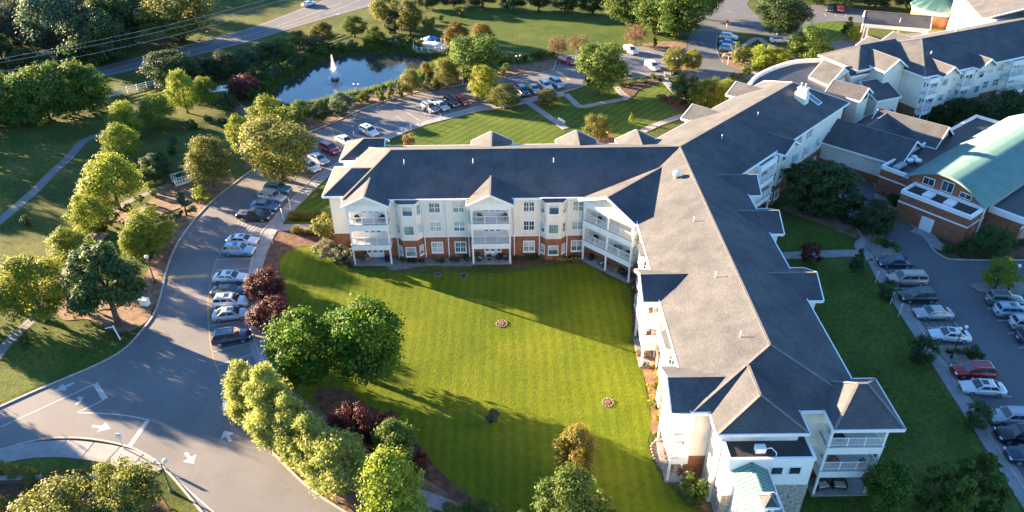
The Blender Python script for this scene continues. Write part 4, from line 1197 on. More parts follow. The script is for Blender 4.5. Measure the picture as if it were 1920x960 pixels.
LM = {
    'lime': leaf_mat('leaves_lime', [(0.1297, 0.182, 0.0175), (0.2135, 0.266, 0.0275), (0.305, 0.336, 0.05)]),
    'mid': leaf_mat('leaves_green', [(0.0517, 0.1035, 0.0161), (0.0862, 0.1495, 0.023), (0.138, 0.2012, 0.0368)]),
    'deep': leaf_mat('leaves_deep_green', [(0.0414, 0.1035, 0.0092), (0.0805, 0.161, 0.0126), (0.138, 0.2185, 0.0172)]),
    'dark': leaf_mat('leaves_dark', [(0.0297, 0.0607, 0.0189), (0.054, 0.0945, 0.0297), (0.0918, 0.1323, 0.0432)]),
    'olive': leaf_mat('leaves_olive', [(0.1035, 0.1207, 0.023), (0.1667, 0.1782, 0.0379), (0.23, 0.23, 0.0575)]),
    'silver': leaf_mat('leaves_silver', [(0.08, 0.1, 0.06), (0.13, 0.15, 0.095), (0.2, 0.21, 0.14)]),
    'blue': leaf_mat('leaves_blue_green', [(0.052, 0.0975, 0.0585), (0.0845, 0.143, 0.0845), (0.143, 0.195, 0.1105)]),
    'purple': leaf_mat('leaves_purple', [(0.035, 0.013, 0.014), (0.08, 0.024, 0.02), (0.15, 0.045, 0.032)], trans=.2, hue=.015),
    'gold': leaf_mat('leaves_gold', [(0.13, 0.1, 0.018), (0.19, 0.145, 0.028), (0.25, 0.19, 0.045)], hue=.02),
    'feather': leaf_mat('leaves_feathery', [(0.1859, 0.2274, 0.0468), (0.2717, 0.31, 0.0715), (0.3575, 0.379, 0.104)], trans=.5),
    'brown': leaf_mat('leaves_brown', [(0.108, 0.06, 0.03), (0.168, 0.102, 0.054), (0.228, 0.156, 0.09)]),
    'flower_y': leaf_mat('flowers_yellow', [(0.1, 0.12, 0.02), (0.4, 0.36, 0.04), (0.5, 0.46, 0.08)], hue=.01),
    'flower_p': leaf_mat('flowers_pink', [(0.08, 0.09, 0.03), (0.3, 0.1, 0.16), (0.42, 0.2, 0.26)], hue=.02),
}
M['bark'] = basic('bark', [(.05, .036, .026), (.10, .075, .055), (.16, .125, .1)], 3, .95, coord='obj', bumps=(8, .9, .04))

def crown_mesh(name, seed, Rr, z0, z1, leaf, count, shape='round', lobes=16, aspect=1.0, droop=0.0, spread=.5, lr_=(.16, .31)):
    r = random.Random(seed)
    zc, hz = (z0 + z1) / 2, (z1 - z0) / 2
    def env(t):                                  # relative radius at height t in 0..1
        if shape == 'cone': return max(.06, (1 - t) ** .75) * min(1, .55 + t * 5)
        if shape == 'column': return (1 - abs(2 * t - .9) ** 3.2 * .8) if t < .95 else .35
        if shape == 'egg': return math.sin(math.pi * min(.97, .10 + .86 * t) ** .85) ** .75
        return math.sqrt(max(.0, 1 - (2 * t - 1) ** 2)) ** .8 + .05
    L = []
    for i in range(lobes):
        t = r.uniform(.06, .94)
        e = env(t) * Rr
        a = i * 2.399 + r.uniform(-.5, .5)
        lr = Rr * r.uniform(*lr_) * (.65 + .45 * env(t))
        d = max(0.0, e - lr * .75) * r.uniform(.55, 1.08)
        L.append((Vector((d * math.cos(a), d * math.sin(a), z0 + t * (z1 - z0))), lr))
    wts = [l[1] ** 2 for l in L]
    vs, fs = [], []
    per = r.choices(range(len(L)), wts, k=count)
    zup = Vector((0, 0, 1))
    for i in per:
        c, lr = L[i]
        while True:
            d = Vector((r.uniform(-1, 1), r.uniform(-1, 1), r.uniform(-1, 1)))
            if .05 < d.length < 1: break
        d.normalize()
        if d.z < -.2 and r.random() < .55: d.z = -d.z
        p = c + Vector((d.x, d.y, d.z * .85)) * lr * (r.uniform(.55, 1.05) if r.random() < .8 else r.uniform(1.0, 1.55))
        if p.z < z0 * .6: p.z = z0 * .6 + r.random() * .3
        n = d * .9 + zup * .35 + Vector((r.uniform(-1, 1), r.uniform(-1, 1), r.uniform(-1, 1))) * spread
        n.normalize()
        u = n.cross(Vector((r.uniform(-1, 1), r.uniform(-1, 1), r.uniform(-.4, .4)))).normalized()
        if droop:
            u = (u * .5 + Vector((d.x * .6, d.y * .6, -droop))).normalized()
        w = n.cross(u).normalized()
        s = leaf * r.uniform(.5, 1.4)
        a, b = u * s * .5 * aspect, w * s * .5 / max(aspect ** .5, 1)
        k = len(vs)
        vs += [p - a, p + b * .9 + n * s * .06, p + a, p - b * .9 + n * s * .06]
        fs.append((k, k + 1, k + 2, k + 3))
    me = bpy.data.meshes.new(name)
    me.from_pydata([tuple(v) for v in vs], [], fs)
    me.materials.append(LM['mid'])
    return me
def trunk_mesh(name, seed, h, rad, crown_z0, crown_r, limbs=6):
    r = random.Random(seed)
    mb = MB()
    top = h * .82
    pts = [Vector((0, 0, -.1)), Vector((0, 0, h * .12)), Vector((r.uniform(-.15, .15), r.uniform(-.15, .15), h * .4)), Vector((r.uniform(-.3, .3), r.uniform(-.3, .3), top))]
    mb.tube(pts, [rad * 1.35, rad, rad * .75, rad * .2], 7)
    for i in range(limbs):
        a = i * 2.4 + r.uniform(-.3, .3)
        z = crown_z0 * .85 + (h * .6 - crown_z0 * .85) * i / limbs
        e = Vector((math.cos(a), math.sin(a), 0)) * crown_r * r.uniform(.5, .75) + Vector((0, 0, z + crown_r * r.uniform(.4, .8)))
        mb.tube([Vector((0, 0, z)), (Vector((0, 0, z)) + e) / 2 + Vector((0, 0, .15)), e], [rad * .5, rad * .3, rad * .1], 5)
    return mb.mesh(name, M['bark'])
SP = {}
def species(key, Rr, H, z0, leaf, count, shape='round', lobes=16, aspect=1.0, droop=0.0, trunk=.2, limbs=6, variants=2, spread=.65):
    SP[key] = [(crown_mesh('crown', 100 * len(SP) + i + 3, Rr, z0, H, leaf, count, shape, lobes, aspect, droop, spread),
                trunk_mesh('trunk', 50 * len(SP) + i, H, trunk, z0, Rr, limbs) if trunk else None) for i in range(variants)], Rr, H
species('oak', 4.2, 9.5, 1.4, .27, 19000, 'round', 70, trunk=.30, variants=3)
species('maple', 3.0, 7.5, 1.0, .21, 13500, 'egg', 56, trunk=.18, variants=3)
species('airy', 3.0, 7.5, .9, .17, 15000, 'egg', 74, aspect=1.5, trunk=.16, variants=3)
species('feather', 2.6, 8.0, .4, .17, 17000, 'egg', 90, aspect=2.4, droop=.22, trunk=.16, variants=2)
species('pine', 3.4, 10.0, 2.2, .25, 12000, 'egg', 44, aspect=2.2, trunk=.26, variants=1)
species('cone', 1.0, 3.6, .1, .17, 2600, 'cone', 22, aspect=1.3, trunk=.08, limbs=0, variants=2)
species('column', 1.6, 7.0, .2, .22, 6000, 'column', 40, aspect=1.4, trunk=.12, limbs=0, variants=2)
species('bush', 1.1, 1.7, .1, .15, 2000, 'round', 22, trunk=.05, limbs=5, variants=3)
species('ball', 1.0, 1.7, .05, .11, 2600, 'round', 44, trunk=.05, limbs=0, variants=1)
species('bare', 2.4, 4.2, .8, .15, 3000, 'round', 34, aspect=1.6, trunk=.12, limbs=12, variants=2)
species('dome', 2.6, 3.9, .25, .17, 12500, 'round', 60, trunk=.12, limbs=6, variants=2)
species('hedge', 4.4, 9.0, .3, .28, 16000, 'round', 70, trunk=.2, limbs=4, variants=2)
species('flower', .5, .7, .05, .11, 420, 'round', 8, trunk=0, variants=2)

NPL = [0]
def plant(sp, px, ytop, ybase, wpx, col, name, label, cat, group=None, hk=1.0):
    base = G(px, ybase)
    base.x += 0
    var, Rr, H = SP[sp]
    v = var[NPL[0] % len(var)]
    NPL[0] += 1
    depth = (CAM_ROT.transposed() @ (base - Vector((0, 0, CAM_H))))
    ppm = FPX / -depth.z
    rad = max(.2, wpx / ppm / 2 * 1.06)
    # the top of the crown seen at ytop stands over the base
    h = max(rad * .8, (height_at(px, ytop, base.y) - .15 * rad) * hk)
    h = min(h, rad * 4.5)
    root = thing(name, label, cat, (base.x, base.y, 0), rnd.uniform(0, 6.28), group)
    c = link('crown', v[0], root)
    c.scale = (rad / Rr, rad / Rr, h / H)
    c.material_slots[0].link = 'OBJECT'
    c.material_slots[0].material = LM[col]
    if v[1]:
        t = link('trunk', v[1], root)
        t.scale = (rad / Rr, rad / Rr, h / H)
    return root
ORD = ['first', 'second', 'third', 'fourth', 'fifth', 'sixth', 'seventh', 'eighth', 'ninth', 'tenth', 'eleventh', 'twelfth', 'thirteenth', 'fourteenth', 'fifteenth', 'sixteenth', 'seventeenth', 'eighteenth', 'nineteenth', 'twentieth', 'twenty-first', 'twenty-second', 'twenty-third', 'twenty-fourth', 'twenty-fifth', 'twenty-sixth']
def row(items, sp, name, desc, cat, group, dcol=None, hk=1.0):
    """desc holds {o} for the ordinal and {c} for the look"""
    for i, it in enumerate(items):
        px, yt, yb, w = it[:4]
        col = it[4] if len(it) > 4 else dcol
        s = it[5] if len(it) > 5 else sp
        plant(s, px, yt, yb, w, col, name, desc.format(o=ORD[i]), cat, group, hk)

def wood(items, desc, group, hk):
    for i, (px, yt, yb, w, col, sp) in enumerate(items):
        plant(sp, px, yt, yb, w, col, 'woodland_tree', desc.format(o=ORD[i]), 'tree', group, hk)
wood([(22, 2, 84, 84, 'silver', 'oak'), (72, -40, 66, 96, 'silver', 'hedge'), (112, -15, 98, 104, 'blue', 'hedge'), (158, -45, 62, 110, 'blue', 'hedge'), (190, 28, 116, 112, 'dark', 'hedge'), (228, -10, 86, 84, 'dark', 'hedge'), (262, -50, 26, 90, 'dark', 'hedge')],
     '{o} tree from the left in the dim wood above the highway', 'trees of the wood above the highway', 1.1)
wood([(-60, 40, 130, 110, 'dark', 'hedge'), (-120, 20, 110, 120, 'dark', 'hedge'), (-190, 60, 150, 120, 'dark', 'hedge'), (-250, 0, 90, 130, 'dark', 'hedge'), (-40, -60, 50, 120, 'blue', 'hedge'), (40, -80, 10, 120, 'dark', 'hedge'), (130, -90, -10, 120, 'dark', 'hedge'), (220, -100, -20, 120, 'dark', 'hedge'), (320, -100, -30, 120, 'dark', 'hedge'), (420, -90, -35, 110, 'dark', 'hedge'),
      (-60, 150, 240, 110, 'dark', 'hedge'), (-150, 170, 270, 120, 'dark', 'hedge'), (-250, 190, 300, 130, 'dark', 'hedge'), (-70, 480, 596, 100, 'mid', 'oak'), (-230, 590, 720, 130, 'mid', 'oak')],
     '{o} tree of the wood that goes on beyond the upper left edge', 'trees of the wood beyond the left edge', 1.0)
row([(8, 60, 118, 60, 'dark'), (50, 88, 128, 55, 'dark'), (95, 92, 128, 50, 'blue')], 'maple', 'understorey_tree', '{o} low dark tree from the left along the highway edge of the wood', 'tree', 'low trees at the wood edge')
plant('oak', 343, -25, 76, 132, 'olive', 'roadside_tree', 'large sunlit olive tree beside the highway under the power lines', 'tree')
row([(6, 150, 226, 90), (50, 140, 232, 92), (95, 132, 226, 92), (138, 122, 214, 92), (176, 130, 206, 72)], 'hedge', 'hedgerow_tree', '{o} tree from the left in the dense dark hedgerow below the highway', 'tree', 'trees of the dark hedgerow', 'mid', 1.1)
row([(332, 92, 168, 92, 'dark', 'oak'), (383, 104, 152, 62, 'dark'), (425, 92, 142, 70, 'dark'), (462, 88, 130, 52, 'blue'), (503, 76, 116, 58, 'dark'), (532, 66, 108, 52, 'mid'), (562, 54, 92, 40, 'olive'), (606, 38, 82, 50, 'olive'), (590, 62, 90, 30, 'silver'), (665, 26, 70, 52, 'mid')],
    'maple', 'roadside_tree', '{o} tree from the left along the near edge of the highway by the pond', 'tree', 'trees between highway and pond')
plant('dome', 458, 140, 182, 54, 'purple', 'purple_shrub', 'round dark purple shrub beside the brick pond path', 'shrub')
row([(390, 142, 200, 52), (352, 132, 212, 60), (302, 174, 238, 72), (246, 188, 262, 58), (238, 232, 304, 66), (224, 288, 392, 108), (178, 364, 436, 74), (144, 430, 504, 80), (264, 424, 490, 54), (290, 390, 470, 94), (84, 482, 600, 124)],
    'airy', 'lime_tree', '{o} sunlit lime-green tree from the top in the row left of the drive', 'tree', 'sunlit trees left of the drive', 'lime', 1.05)
plant('airy', 402, 250, 350, 86, 'olive', 'olive_tree', 'rounded yellow-olive tree beside the white footbridge', 'tree')
plant('maple', 457, 213, 292, 48, 'lime', 'lime_tree', 'slim lime-green tree between footbridge and brick path', 'tree')
plant('maple', 295, 286, 338, 60, 'dark', 'small_tree', 'small dark green tree behind the large willow-like lime tree', 'tree')
plant('cone', 350, 354, 404, 42, 'blue', 'blue_conifer', 'blue-green conifer beside the drive kerb below the footbridge', 'conifer')
plant('pine', 222, 452, 606, 128, 'dark', 'pine_tree', 'tall dark pine with bare leaning trunk beside the lamp post', 'tree')
plant('bush', 155, 540, 584, 38, 'gold', 'yellow_shrub', 'yellow flowering shrub at the foot of the dark pine', 'shrub')
plant('bush', 380, 350, 376, 34, 'lime', 'lime_shrub', 'lime-green shrub at the kerb below the footbridge', 'shrub')
plant('maple', 512, 176, 266, 76, 'lime', 'lime_tree', 'lime-green tree at the left tip of the pond', 'tree')
plant('oak', 532, 218, 338, 128, 'olive', 'olive_tree', 'large sunlit yellow-green tree at the bend of the drive above the parked cars', 'tree')
row([(566, 186, 230, 42, 'mid'), (604, 188, 226, 40, 'dark'), (643, 172, 216, 48, 'blue')], 'maple', 'bank_tree', '{o} small tree from the left on the near pond bank', 'tree', 'small trees on the near bank')
row([(718, 162, 193, 17), (734, 158, 190, 18), (750, 151, 184, 18), (803, 136, 172, 20), (818, 140, 170, 20)], 'cone', 'small_conifer', '{o} small conifer from the left in the bed between pond and drive', 'conifer', 'small conifers by the pond', 'mid')
row([(772, 128, 180, 44, 'olive'), (838, 104, 164, 50, 'olive'), (800, 114, 150, 22, 'gold')], 'airy', 'ornamental_tree', '{o} loose olive tree from the left on the pond side of the drive', 'tree', 'loose trees on the near bank')
row([(858, 38, 104, 50, 'gold'), (904, 40, 96, 48, 'gold')], 'airy', 'golden_tree', '{o} golden-leaved tree from the left beyond the round deck', 'tree', 'golden trees')
plant('oak', 893, 60, 148, 100, 'mid', 'green_tree', 'broad green tree in front of the two golden trees', 'tree')
row([(722, -25, 52, 58, 'olive'), (770, -4, 66, 46, 'olive'), (704, 46, 90, 42, 'mid'), (742, 20, 62, 40, 'dark'), (806, 36, 70, 26, 'olive')], 'maple', 'far_bank_tree', '{o} tree counted in the clump beyond the far pond bank', 'tree', 'trees beyond the far bank')
row([(906, 118, 186, 58, 'lime'), (946, 154, 204, 62, 'olive')], 'airy', 'front_tree', '{o} tree from the left in the island bed beside the front lawn cars', 'tree', 'front island trees')
plant('maple', 1027, 164, 198, 40, 'olive', 'small_tree', 'small olive tree at the corner of the front lawn path', 'tree')
plant('oak', 1126, 74, 176, 92, 'mid', 'green_tree', 'tall dense green tree standing on the front lawn island', 'tree')
row([(1047, 66, 106, 40), (1083, 64, 100, 40), (1190, 44, 84, 42)], 'bare', 'sparse_tree', '{o} sparse brown-leaved tree from the left at the edge of the far field', 'tree', 'sparse trees by the far field', 'brown')
plant('dome', 1118, 216, 262, 48, 'olive', 'small_tree', 'round olive tree in the mulch bed between the back gables', 'tree')
plant('cone', 1183, 210, 229, 11, 'lime', 'dwarf_conifer', 'tiny upright conifer alone on the front lawn', 'conifer')
plant('bush', 767, 250, 274, 22, 'brown', 'pale_shrub', 'pale blooming shrub behind the left wing ridge', 'shrub')
plant('cone', 1227, 66, 88, 13, 'dark', 'dark_conifer', 'clipped dark conifer at the corner of the upper car park', 'conifer')
row([(1178, -35, 48, 88), (1226, -12, 64, 76), (1268, -28, 72, 104), (1318, -40, 36, 60)], 'oak', 'broad_tree', '{o} broad green tree from the left at the end of the far field', 'tree', 'broad trees at the field end', 'mid')
row([(962, -28, 20, 52), (1010, -28, 20, 52), (1060, -25, 24, 52), (1112, -28, 26, 60), (905, -30, 14, 60), (850, -30, 12, 60), (800, -30, 16, 55)], 'maple', 'far_tree', '{o} dark tree in the line along the top edge behind the far field', 'tree', 'dark trees behind the far field', 'dark')
row([(1262, 90, 134, 42, 'olive'), (1296, 94, 130, 36, 'olive')], 'dome', 'ornamental_tree', '{o} ornamental tree from the left in the kerbed turning island', 'tree', 'turning island trees')
row([(1284, 138, 192, 54, 'dark'), (1312, 150, 208, 48, 'mid'), (1346, 146, 202, 52, 'lime')], 'dome', 'courtyard_tree', '{o} tree from the left in the group beside the upper wing', 'tree', 'trees beside the upper wing')
plant('bush', 1385, 80, 120, 34, 'olive', 'olive_shrub', 'grey-olive shrub at the nose of the entry island', 'shrub')
row([(1428, 84, 128, 46), (1462, 92, 132, 46)], 'dome', 'yellow_green_shrub', '{o} bright yellow-green shrub from the left on the entry island', 'shrub', 'bright shrubs on the entry island', 'lime')
plant('maple', 1512, 44, 116, 84, 'mid', 'entry_tree', 'dark green tree beside the white car at the entry', 'tree')
plant('oak', 1460, -18, 66, 98, 'dark', 'entry_tree', 'large dark tree over the entry road bend', 'tree')
plant('cone', 1588, 28, 66, 28, 'dark', 'clipped_conifer', 'dark clipped conifer left of the entrance canopy', 'conifer')
plant('ball', 1601, 48, 78, 26, 'lime', 'clipped_shrub', 'sunlit clipped shrub left of the entrance canopy', 'shrub')
plant('dome', 1752, 8, 42, 52, 'lime', 'lime_tree', 'lime-green tree between canopy and round pavilion', 'tree')
row([(1530, -30, 8, 60), (1582, -30, 12, 70), (1640, -28, 14, 66), (1698, -30, 14, 60)], 'maple', 'far_tree', '{o} dark tree from the left beyond the entry car park', 'tree', 'dark trees beyond the entry', 'dark')
# court
row([(499, 500, 556, 70), (510, 552, 614, 72)], 'dome', 'red_leaved_tree', '{o} dark red-leaved tree from the top between pavement and court lawn', 'tree', 'red-leaved trees by the pavement', 'purple', .8)
row([(578, 600, 718, 116), (696, 582, 714, 132)], 'oak', 'court_tree', '{o} large round bright green tree from the left on the court lawn', 'tree', 'large court trees', 'deep', 1.08)
row([(478, 684, 798, 76), (526, 694, 838, 88), (566, 744, 872, 76), (600, 782, 900, 78)], 'feather', 'feathery_tree', '{o} feathery pale green tree from the top along the drive kerb', 'tree', 'feathery trees by the kerb', 'feather', 1.1)
plant('maple', 648, 806, 926, 108, 'feather', 'pale_tree', 'pale grey-green tree at the lower end of the feathery row', 'tree')
plant('maple', 738, 848, 985, 128, 'lime', 'lime_tree', 'lime-green tree at the bottom edge beside the slab path', 'tree')
plant('maple', 746, 790, 872, 84, 'mid', 'green_tree', 'bright-topped green tree behind the lime tree at the bottom edge', 'tree')
row([(668, 754, 836, 84), (732, 768, 832, 56), (786, 846, 884, 40)], 'dome', 'red_leaved_tree', '{o} dark red-leaved tree from the left at the shaded foot of the court', 'tree', 'red-leaved trees in the court', 'purple', .85)
plant('maple', 1076, 796, 896, 78, 'gold', 'magnolia_tree', 'bronze-green rounded tree on the court lawn near the building', 'tree')
plant('maple', 1064, 884, 1000, 122, 'mid', 'green_tree', 'glossy green tree at the bottom edge of the court', 'tree')
plant('bush', 1125, 935, 985, 70, 'mid', 'green_shrub', 'low green shrub right of the glossy green tree', 'shrub')
plant('bush', 925, 766, 790, 26, 'blue', 'low_shrub', 'small low shrub alone in the shaded court lawn', 'shrub', None, .8)
plant('bush', 1298, 893, 940, 50, 'mid', 'green_shrub', 'round green shrub at the foot of the near wing corner', 'shrub')
plant('bush', 612, 404, 446, 44, 'olive', 'olive_shrub', 'yellow-olive shrub against the left end wall', 'shrub')
row([(612, 452, 480, 42), (640, 460, 490, 36), (660, 468, 494, 26)], 'bush', 'pale_shrub', '{o} pale loose shrub from the left beside the first porch', 'shrub', 'pale shrubs by the first porch', 'silver')
# lower left garden
plant('dome', 250, 852, 968, 112, 'olive', 'blooming_tree', 'broad blooming tree beside the twin-globe lamp post', 'tree', None, .78)
plant('dome', 118, 906, 1005, 140, 'olive', 'blooming_tree', 'broad yellow-green tree at the bottom left edge', 'tree', None, .78)
row([(62, 878, 905, 28), (32, 872, 900, 26), (12, 866, 892, 26), (24, 930, 955, 24), (5, 930, 958, 20), (65, 900, 918, 24), (168, 898, 918, 22)], 'ball', 'clipped_ball', '{o} clipped round bush counted in the lower left entrance garden', 'shrub', 'clipped balls in the entrance garden', 'olive')
row([(95, 888, 904, 40), (130, 887, 903, 36), (160, 884, 900, 36)], 'ball', 'low_hedge', '{o} low golden hedge bush from the left below the garden lawn', 'hedge', 'golden hedge bushes', 'gold')
row([(36, 488, 516, 18), (14, 514, 540, 24), (14, 540, 568, 24), (140, 392, 412, 16), (52, 404, 424, 18), (48, 630, 650, 20)], 'ball', 'round_bush', '{o} small dark round bush counted down the meadow left of the path', 'shrub', 'small bushes on the meadow', 'dark')
# right side
row([(1498, 288, 392, 74), (1536, 296, 404, 62), (1572, 306, 404, 70)], 'column', 'evergreen_tree', '{o} dark evergreen from the left against the upper wing', 'tree', 'evergreens against the upper wing', 'dark')
plant('dome', 1636, 380, 436, 70, 'dark', 'dark_shrub', 'broad dark shrub beside the service drive', 'shrub')
plant('cone', 1605, 463, 508, 34, 'dark', 'clipped_conifer', 'dark clipped conifer where the two pavements meet', 'conifer')
plant('bush', 1517, 456, 494, 38, 'purple', 'purple_tree', 'small dark purple tree on the cross path', 'tree')
row([(1660, 526, 562, 34), (1724, 632, 678, 52), (1826, 756, 800, 48)], 'ball', 'round_shrub', '{o} round shrub from the top along the right car park pavement', 'shrub', 'round shrubs by the right pavement', 'dark')
plant('ball', 1820, 648, 674, 20, 'dark', 'round_shrub', 'round shrub in the gravel island of the right car park', 'shrub')
plant('cone', 1659, 448, 466, 14, 'dark', 'dwarf_conifer', 'dwarf conifer in the gravel island at the service drive', 'conifer')
row([(1652, 876, 952, 86, 'mid', 'dome'), (1736, 840, 962, 58), (1780, 826, 946, 52), (1826, 794, 930, 50), (1776, 884, 985, 56), (1842, 856, 975, 54)], 'column', 'shade_tree', '{o} dark leafy tree from the left in the shaded clump right of the tower', 'tree', 'shaded clump by the tower', 'mid')
plant('maple', 1865, 482, 542, 64, 'lime', 'young_tree', 'young round green tree in the gravel strip of the right car park', 'tree')
plant('dome', 1850, 424, 482, 60, 'dark', 'dark_tree', 'small dark tree beside the brick hall patio', 'tree')
row([(1724, 186, 222, 50), (1758, 200, 236, 50), (1800, 186, 238, 60), (1840, 180, 240, 66), (1885, 172, 236, 70), (1925, 160, 232, 70)], 'dome', 'shade_shrub', '{o} large dark shrub from the left below the upper right wing', 'shrub', 'dark shrubs below the upper wing', 'dark')
row([(1832, 222, 248, 26, 'brown'), (1795, 218, 246, 32, 'olive'), (1870, 226, 250, 40, 'olive')], 'bush', 'low_shrub', '{o} paler low shrub behind the brick hall roof', 'shrub', 'paler shrubs behind the brick hall')
# shrubs that cannot be told apart
def fill(n, line_px, sp, wm, cols, name, label, cat, group, jit=(8, 5), hr=(.8, 1.2)):
    pts = resample(smooth(P(*line_px), 4), .1)
    spots = [pts[min(len(pts) - 1, int(len(pts) * (i + rnd.uniform(.1, .9)) / n))] for i in range(n)]
    spots = [Vector((p.x + rnd.uniform(-1, 1) * jit[0] * .1, p.y + rnd.uniform(-1, 1) * jit[1] * .2, 0)) for p in spots]
    wide = max(p.x for p in spots) - min(p.x for p in spots) > .8 * (max(p.y for p in spots) - min(p.y for p in spots))
    spots.sort(key=(lambda p: p.x / p.y) if wide else (lambda p: -p.y))
    for i, p in enumerate(spots):
        lb = ORD[i] + ' ' + label + (' from left' if wide else ' from top')
        var, Rr, H = SP[sp]
        v = var[rnd.randrange(len(var))]
        s = wm * rnd.uniform(*hr) / 2 / Rr
        root = thing(name, lb, cat, (p.x, p.y, 0), rnd.uniform(0, 6.3), group)
        c = link('crown', v[0], root); c.scale = (s, s, s * rnd.uniform(.8, 1.2))
        c.material_slots[0].link = 'OBJECT'; c.material_slots[0].material = LM[rnd.choice(cols)]
        if v[1]:
            t = link('trunk', v[1], root); t.scale = c.scale
fill(26, [(470, 190), (500, 160), (530, 140), (570, 120), (610, 102), (660, 92), (720, 88), (790, 92)], 'bush', 3.0, ['mid', 'dark', 'blue', 'mid'], 'bank_shrub', 'leafy shrub on the far bank close to the pond water', 'shrub', 'shrubs on the far pond bank')
fill(14, [(440, 200), (470, 165), (500, 140), (550, 112), (600, 92)], 'bush', 3.6, ['mid', 'dark'], 'bank_shrub', 'leafy shrub between the highway trees and the pond', 'shrub', 'shrubs behind the far bank', (20, 14))
fill(14, [(575, 212), (620, 203), (660, 195), (700, 186), (730, 178)], 'bush', 2.0, ['olive', 'mid', 'lime'], 'bank_shrub', 'low shrub on the near bank left of the small conifers', 'shrub', 'low shrubs on the near bank')
fill(14, [(770, 172), (800, 150), (840, 150), (880, 150), (920, 140), (960, 132)], 'bush', 2.4, ['mid', 'lime', 'olive', 'dark'], 'bank_shrub', 'low shrub in the bed below the golden trees', 'shrub', 'low shrubs below the golden trees')
fill(12, [(880, 120), (930, 118), (980, 116), (1030, 106)], 'bush', 2.2, ['mid', 'dark'], 'field_shrub', 'low shrub at the near edge of the far field', 'shrub', 'shrubs at the field edge')
fill(10, [(700, 70), (740, 60), (790, 48), (840, 35), (880, 30)], 'bush', 2.4, ['mid', 'olive', 'dark'], 'field_shrub', 'shrub in the clump beyond the far pond bank', 'shrub', 'shrubs in the far clump', (20, 12))
fill(12, [(300, 340), (270, 380), (230, 400), (190, 440), (150, 500)], 'bush', 1.6, ['mid', 'olive', 'dark'], 'understorey_shrub', 'small shrub under the sunlit trees left of the drive', 'shrub', 'shrubs under the sunlit trees')
fill(10, [(400, 330), (350, 330), (300, 300), (330, 250), (380, 230), (430, 240)], 'bush', 2.0, ['dark', 'mid', 'blue'], 'understorey_shrub', 'dim shrub in the hollow left of the footbridge', 'shrub', 'shrubs in the hollow', (25, 15))
fill(9, [(545, 412), (575, 412), (620, 412)], 'ball', 1.5, ['gold', 'gold', 'olive'], 'hedge_bush', 'golden clipped bush in the hedge above the side door path', 'hedge', 'golden hedge above the path', (1, 1))
fill(8, [(548, 438), (580, 438), (612, 438)], 'ball', 1.2, ['gold', 'gold'], 'hedge_bush', 'golden clipped bush in the hedge below the side door path', 'hedge', 'golden hedge below the path', (1, 1))
fill(9, [(745, 490), (800, 492), (880, 488)], 'bush', .9, ['dark', 'mid'], 'bed_shrub', 'tiny shrub in the bed between the first two porches', 'shrub', 'tiny shrubs along the facade', (2, 1))
fill(7, [(965, 486), (1010, 485), (1080, 484)], 'bush', 1.0, ['dark', 'mid'], 'bed_shrub', 'tiny shrub in the bed beside the corner porch', 'shrub', 'tiny shrubs by the corner porch', (2, 1))
fill(6, [(1048, 490), (1068, 489), (1088, 489)], 'flower', .75, ['flower_y'], 'flower_clump', 'yellow flower clump at the lawn edge left of the corner porch', 'flowers', 'yellow flowers by the corner porch', (0, 0))
fill(9, [(1190, 545), (1195, 580), (1192, 620), (1188, 645)], 'flower', .8, ['mid', 'flower_y', 'mid'], 'bed_plant', 'small plant in the narrow bed right of the court lawn', 'plant', 'plants in the narrow bed', (3, 1))
fill(14, [(1210, 682), (1225, 690), (1232, 720), (1226, 750), (1236, 780)], 'flower', 1.0, ['flower_y', 'flower_p', 'lime', 'flower_y', 'mid'], 'flower_clump', 'flower clump in the sunlit bed between the two near porches', 'flowers', 'flowers in the sunlit bed', (5, 3))
fill(10, [(1250, 838), (1252, 860), (1258, 880)], 'flower', .6, ['flower_p', 'flower_y', 'mid'], 'potted_flowers', 'small flower plant beside the near porch patio', 'flowers', 'flowers beside the near porch', (2, 1))
fill(16, [(1240, 185), (1262, 190), (1290, 202)], 'bush', 1.2, ['mid', 'brown', 'flower_p'], 'bed_shrub', 'low shrub in the bed at the end of the front lawn', 'shrub', 'low shrubs at the front lawn end', (12, 6))
fill(12, [(1160, 162), (1200, 156), (1235, 148)], 'bush', 1.3, ['mid', 'dark'], 'bed_shrub', 'low shrub in the bed under the front lawn island tree', 'shrub', 'low shrubs under the island tree', (12, 6))
fill(14, [(1770, 478), (1810, 470), (1860, 466), (1920, 466)], 'bush', 1.5, ['dark', 'mid'], 'bed_shrub', 'dark shrub in the bed below the brick hall', 'shrub', 'shrubs below the brick hall', (3, 6))
fill(6, [(1700, 408), (1735, 418), (1770, 436)], 'bush', 1.0, ['mid', 'dark'], 'bed_shrub', 'small shrub at the foot of the brick annex wall', 'shrub', 'shrubs at the brick annex', (2, 1))
fill(5, [(1660, 362), (1668, 375), (1680, 388)], 'ball', 1.7, ['dark'], 'clipped_bush', 'clipped dark bush at the left corner of the brick annex', 'shrub', 'clipped bushes at the annex corner', (2, 1))
fill(7, [(1640, 455), (1672, 462), (1684, 474)], 'bush', 1.1, ['mid', 'lime'], 'ground_cover_plant', 'low green plant edging the gravel island', 'plant', 'plants edging the gravel island', (2, 1))
fill(5, [(1770, 660), (1830, 668), (1840, 678)], 'bush', .9, ['mid'], 'ground_cover_plant', 'low green plant in the car park gravel island', 'plant', 'plants in the car park island', (2, 1))
fill(9, [(830, 965), (880, 955), (930, 975), (980, 985), (1030, 985)], 'ball', 1.5, ['mid', 'dark', 'olive'], 'clipped_bush', 'clipped bush in the dark bed along the bottom edge', 'shrub', 'clipped bushes at the bottom edge', (3, 2))
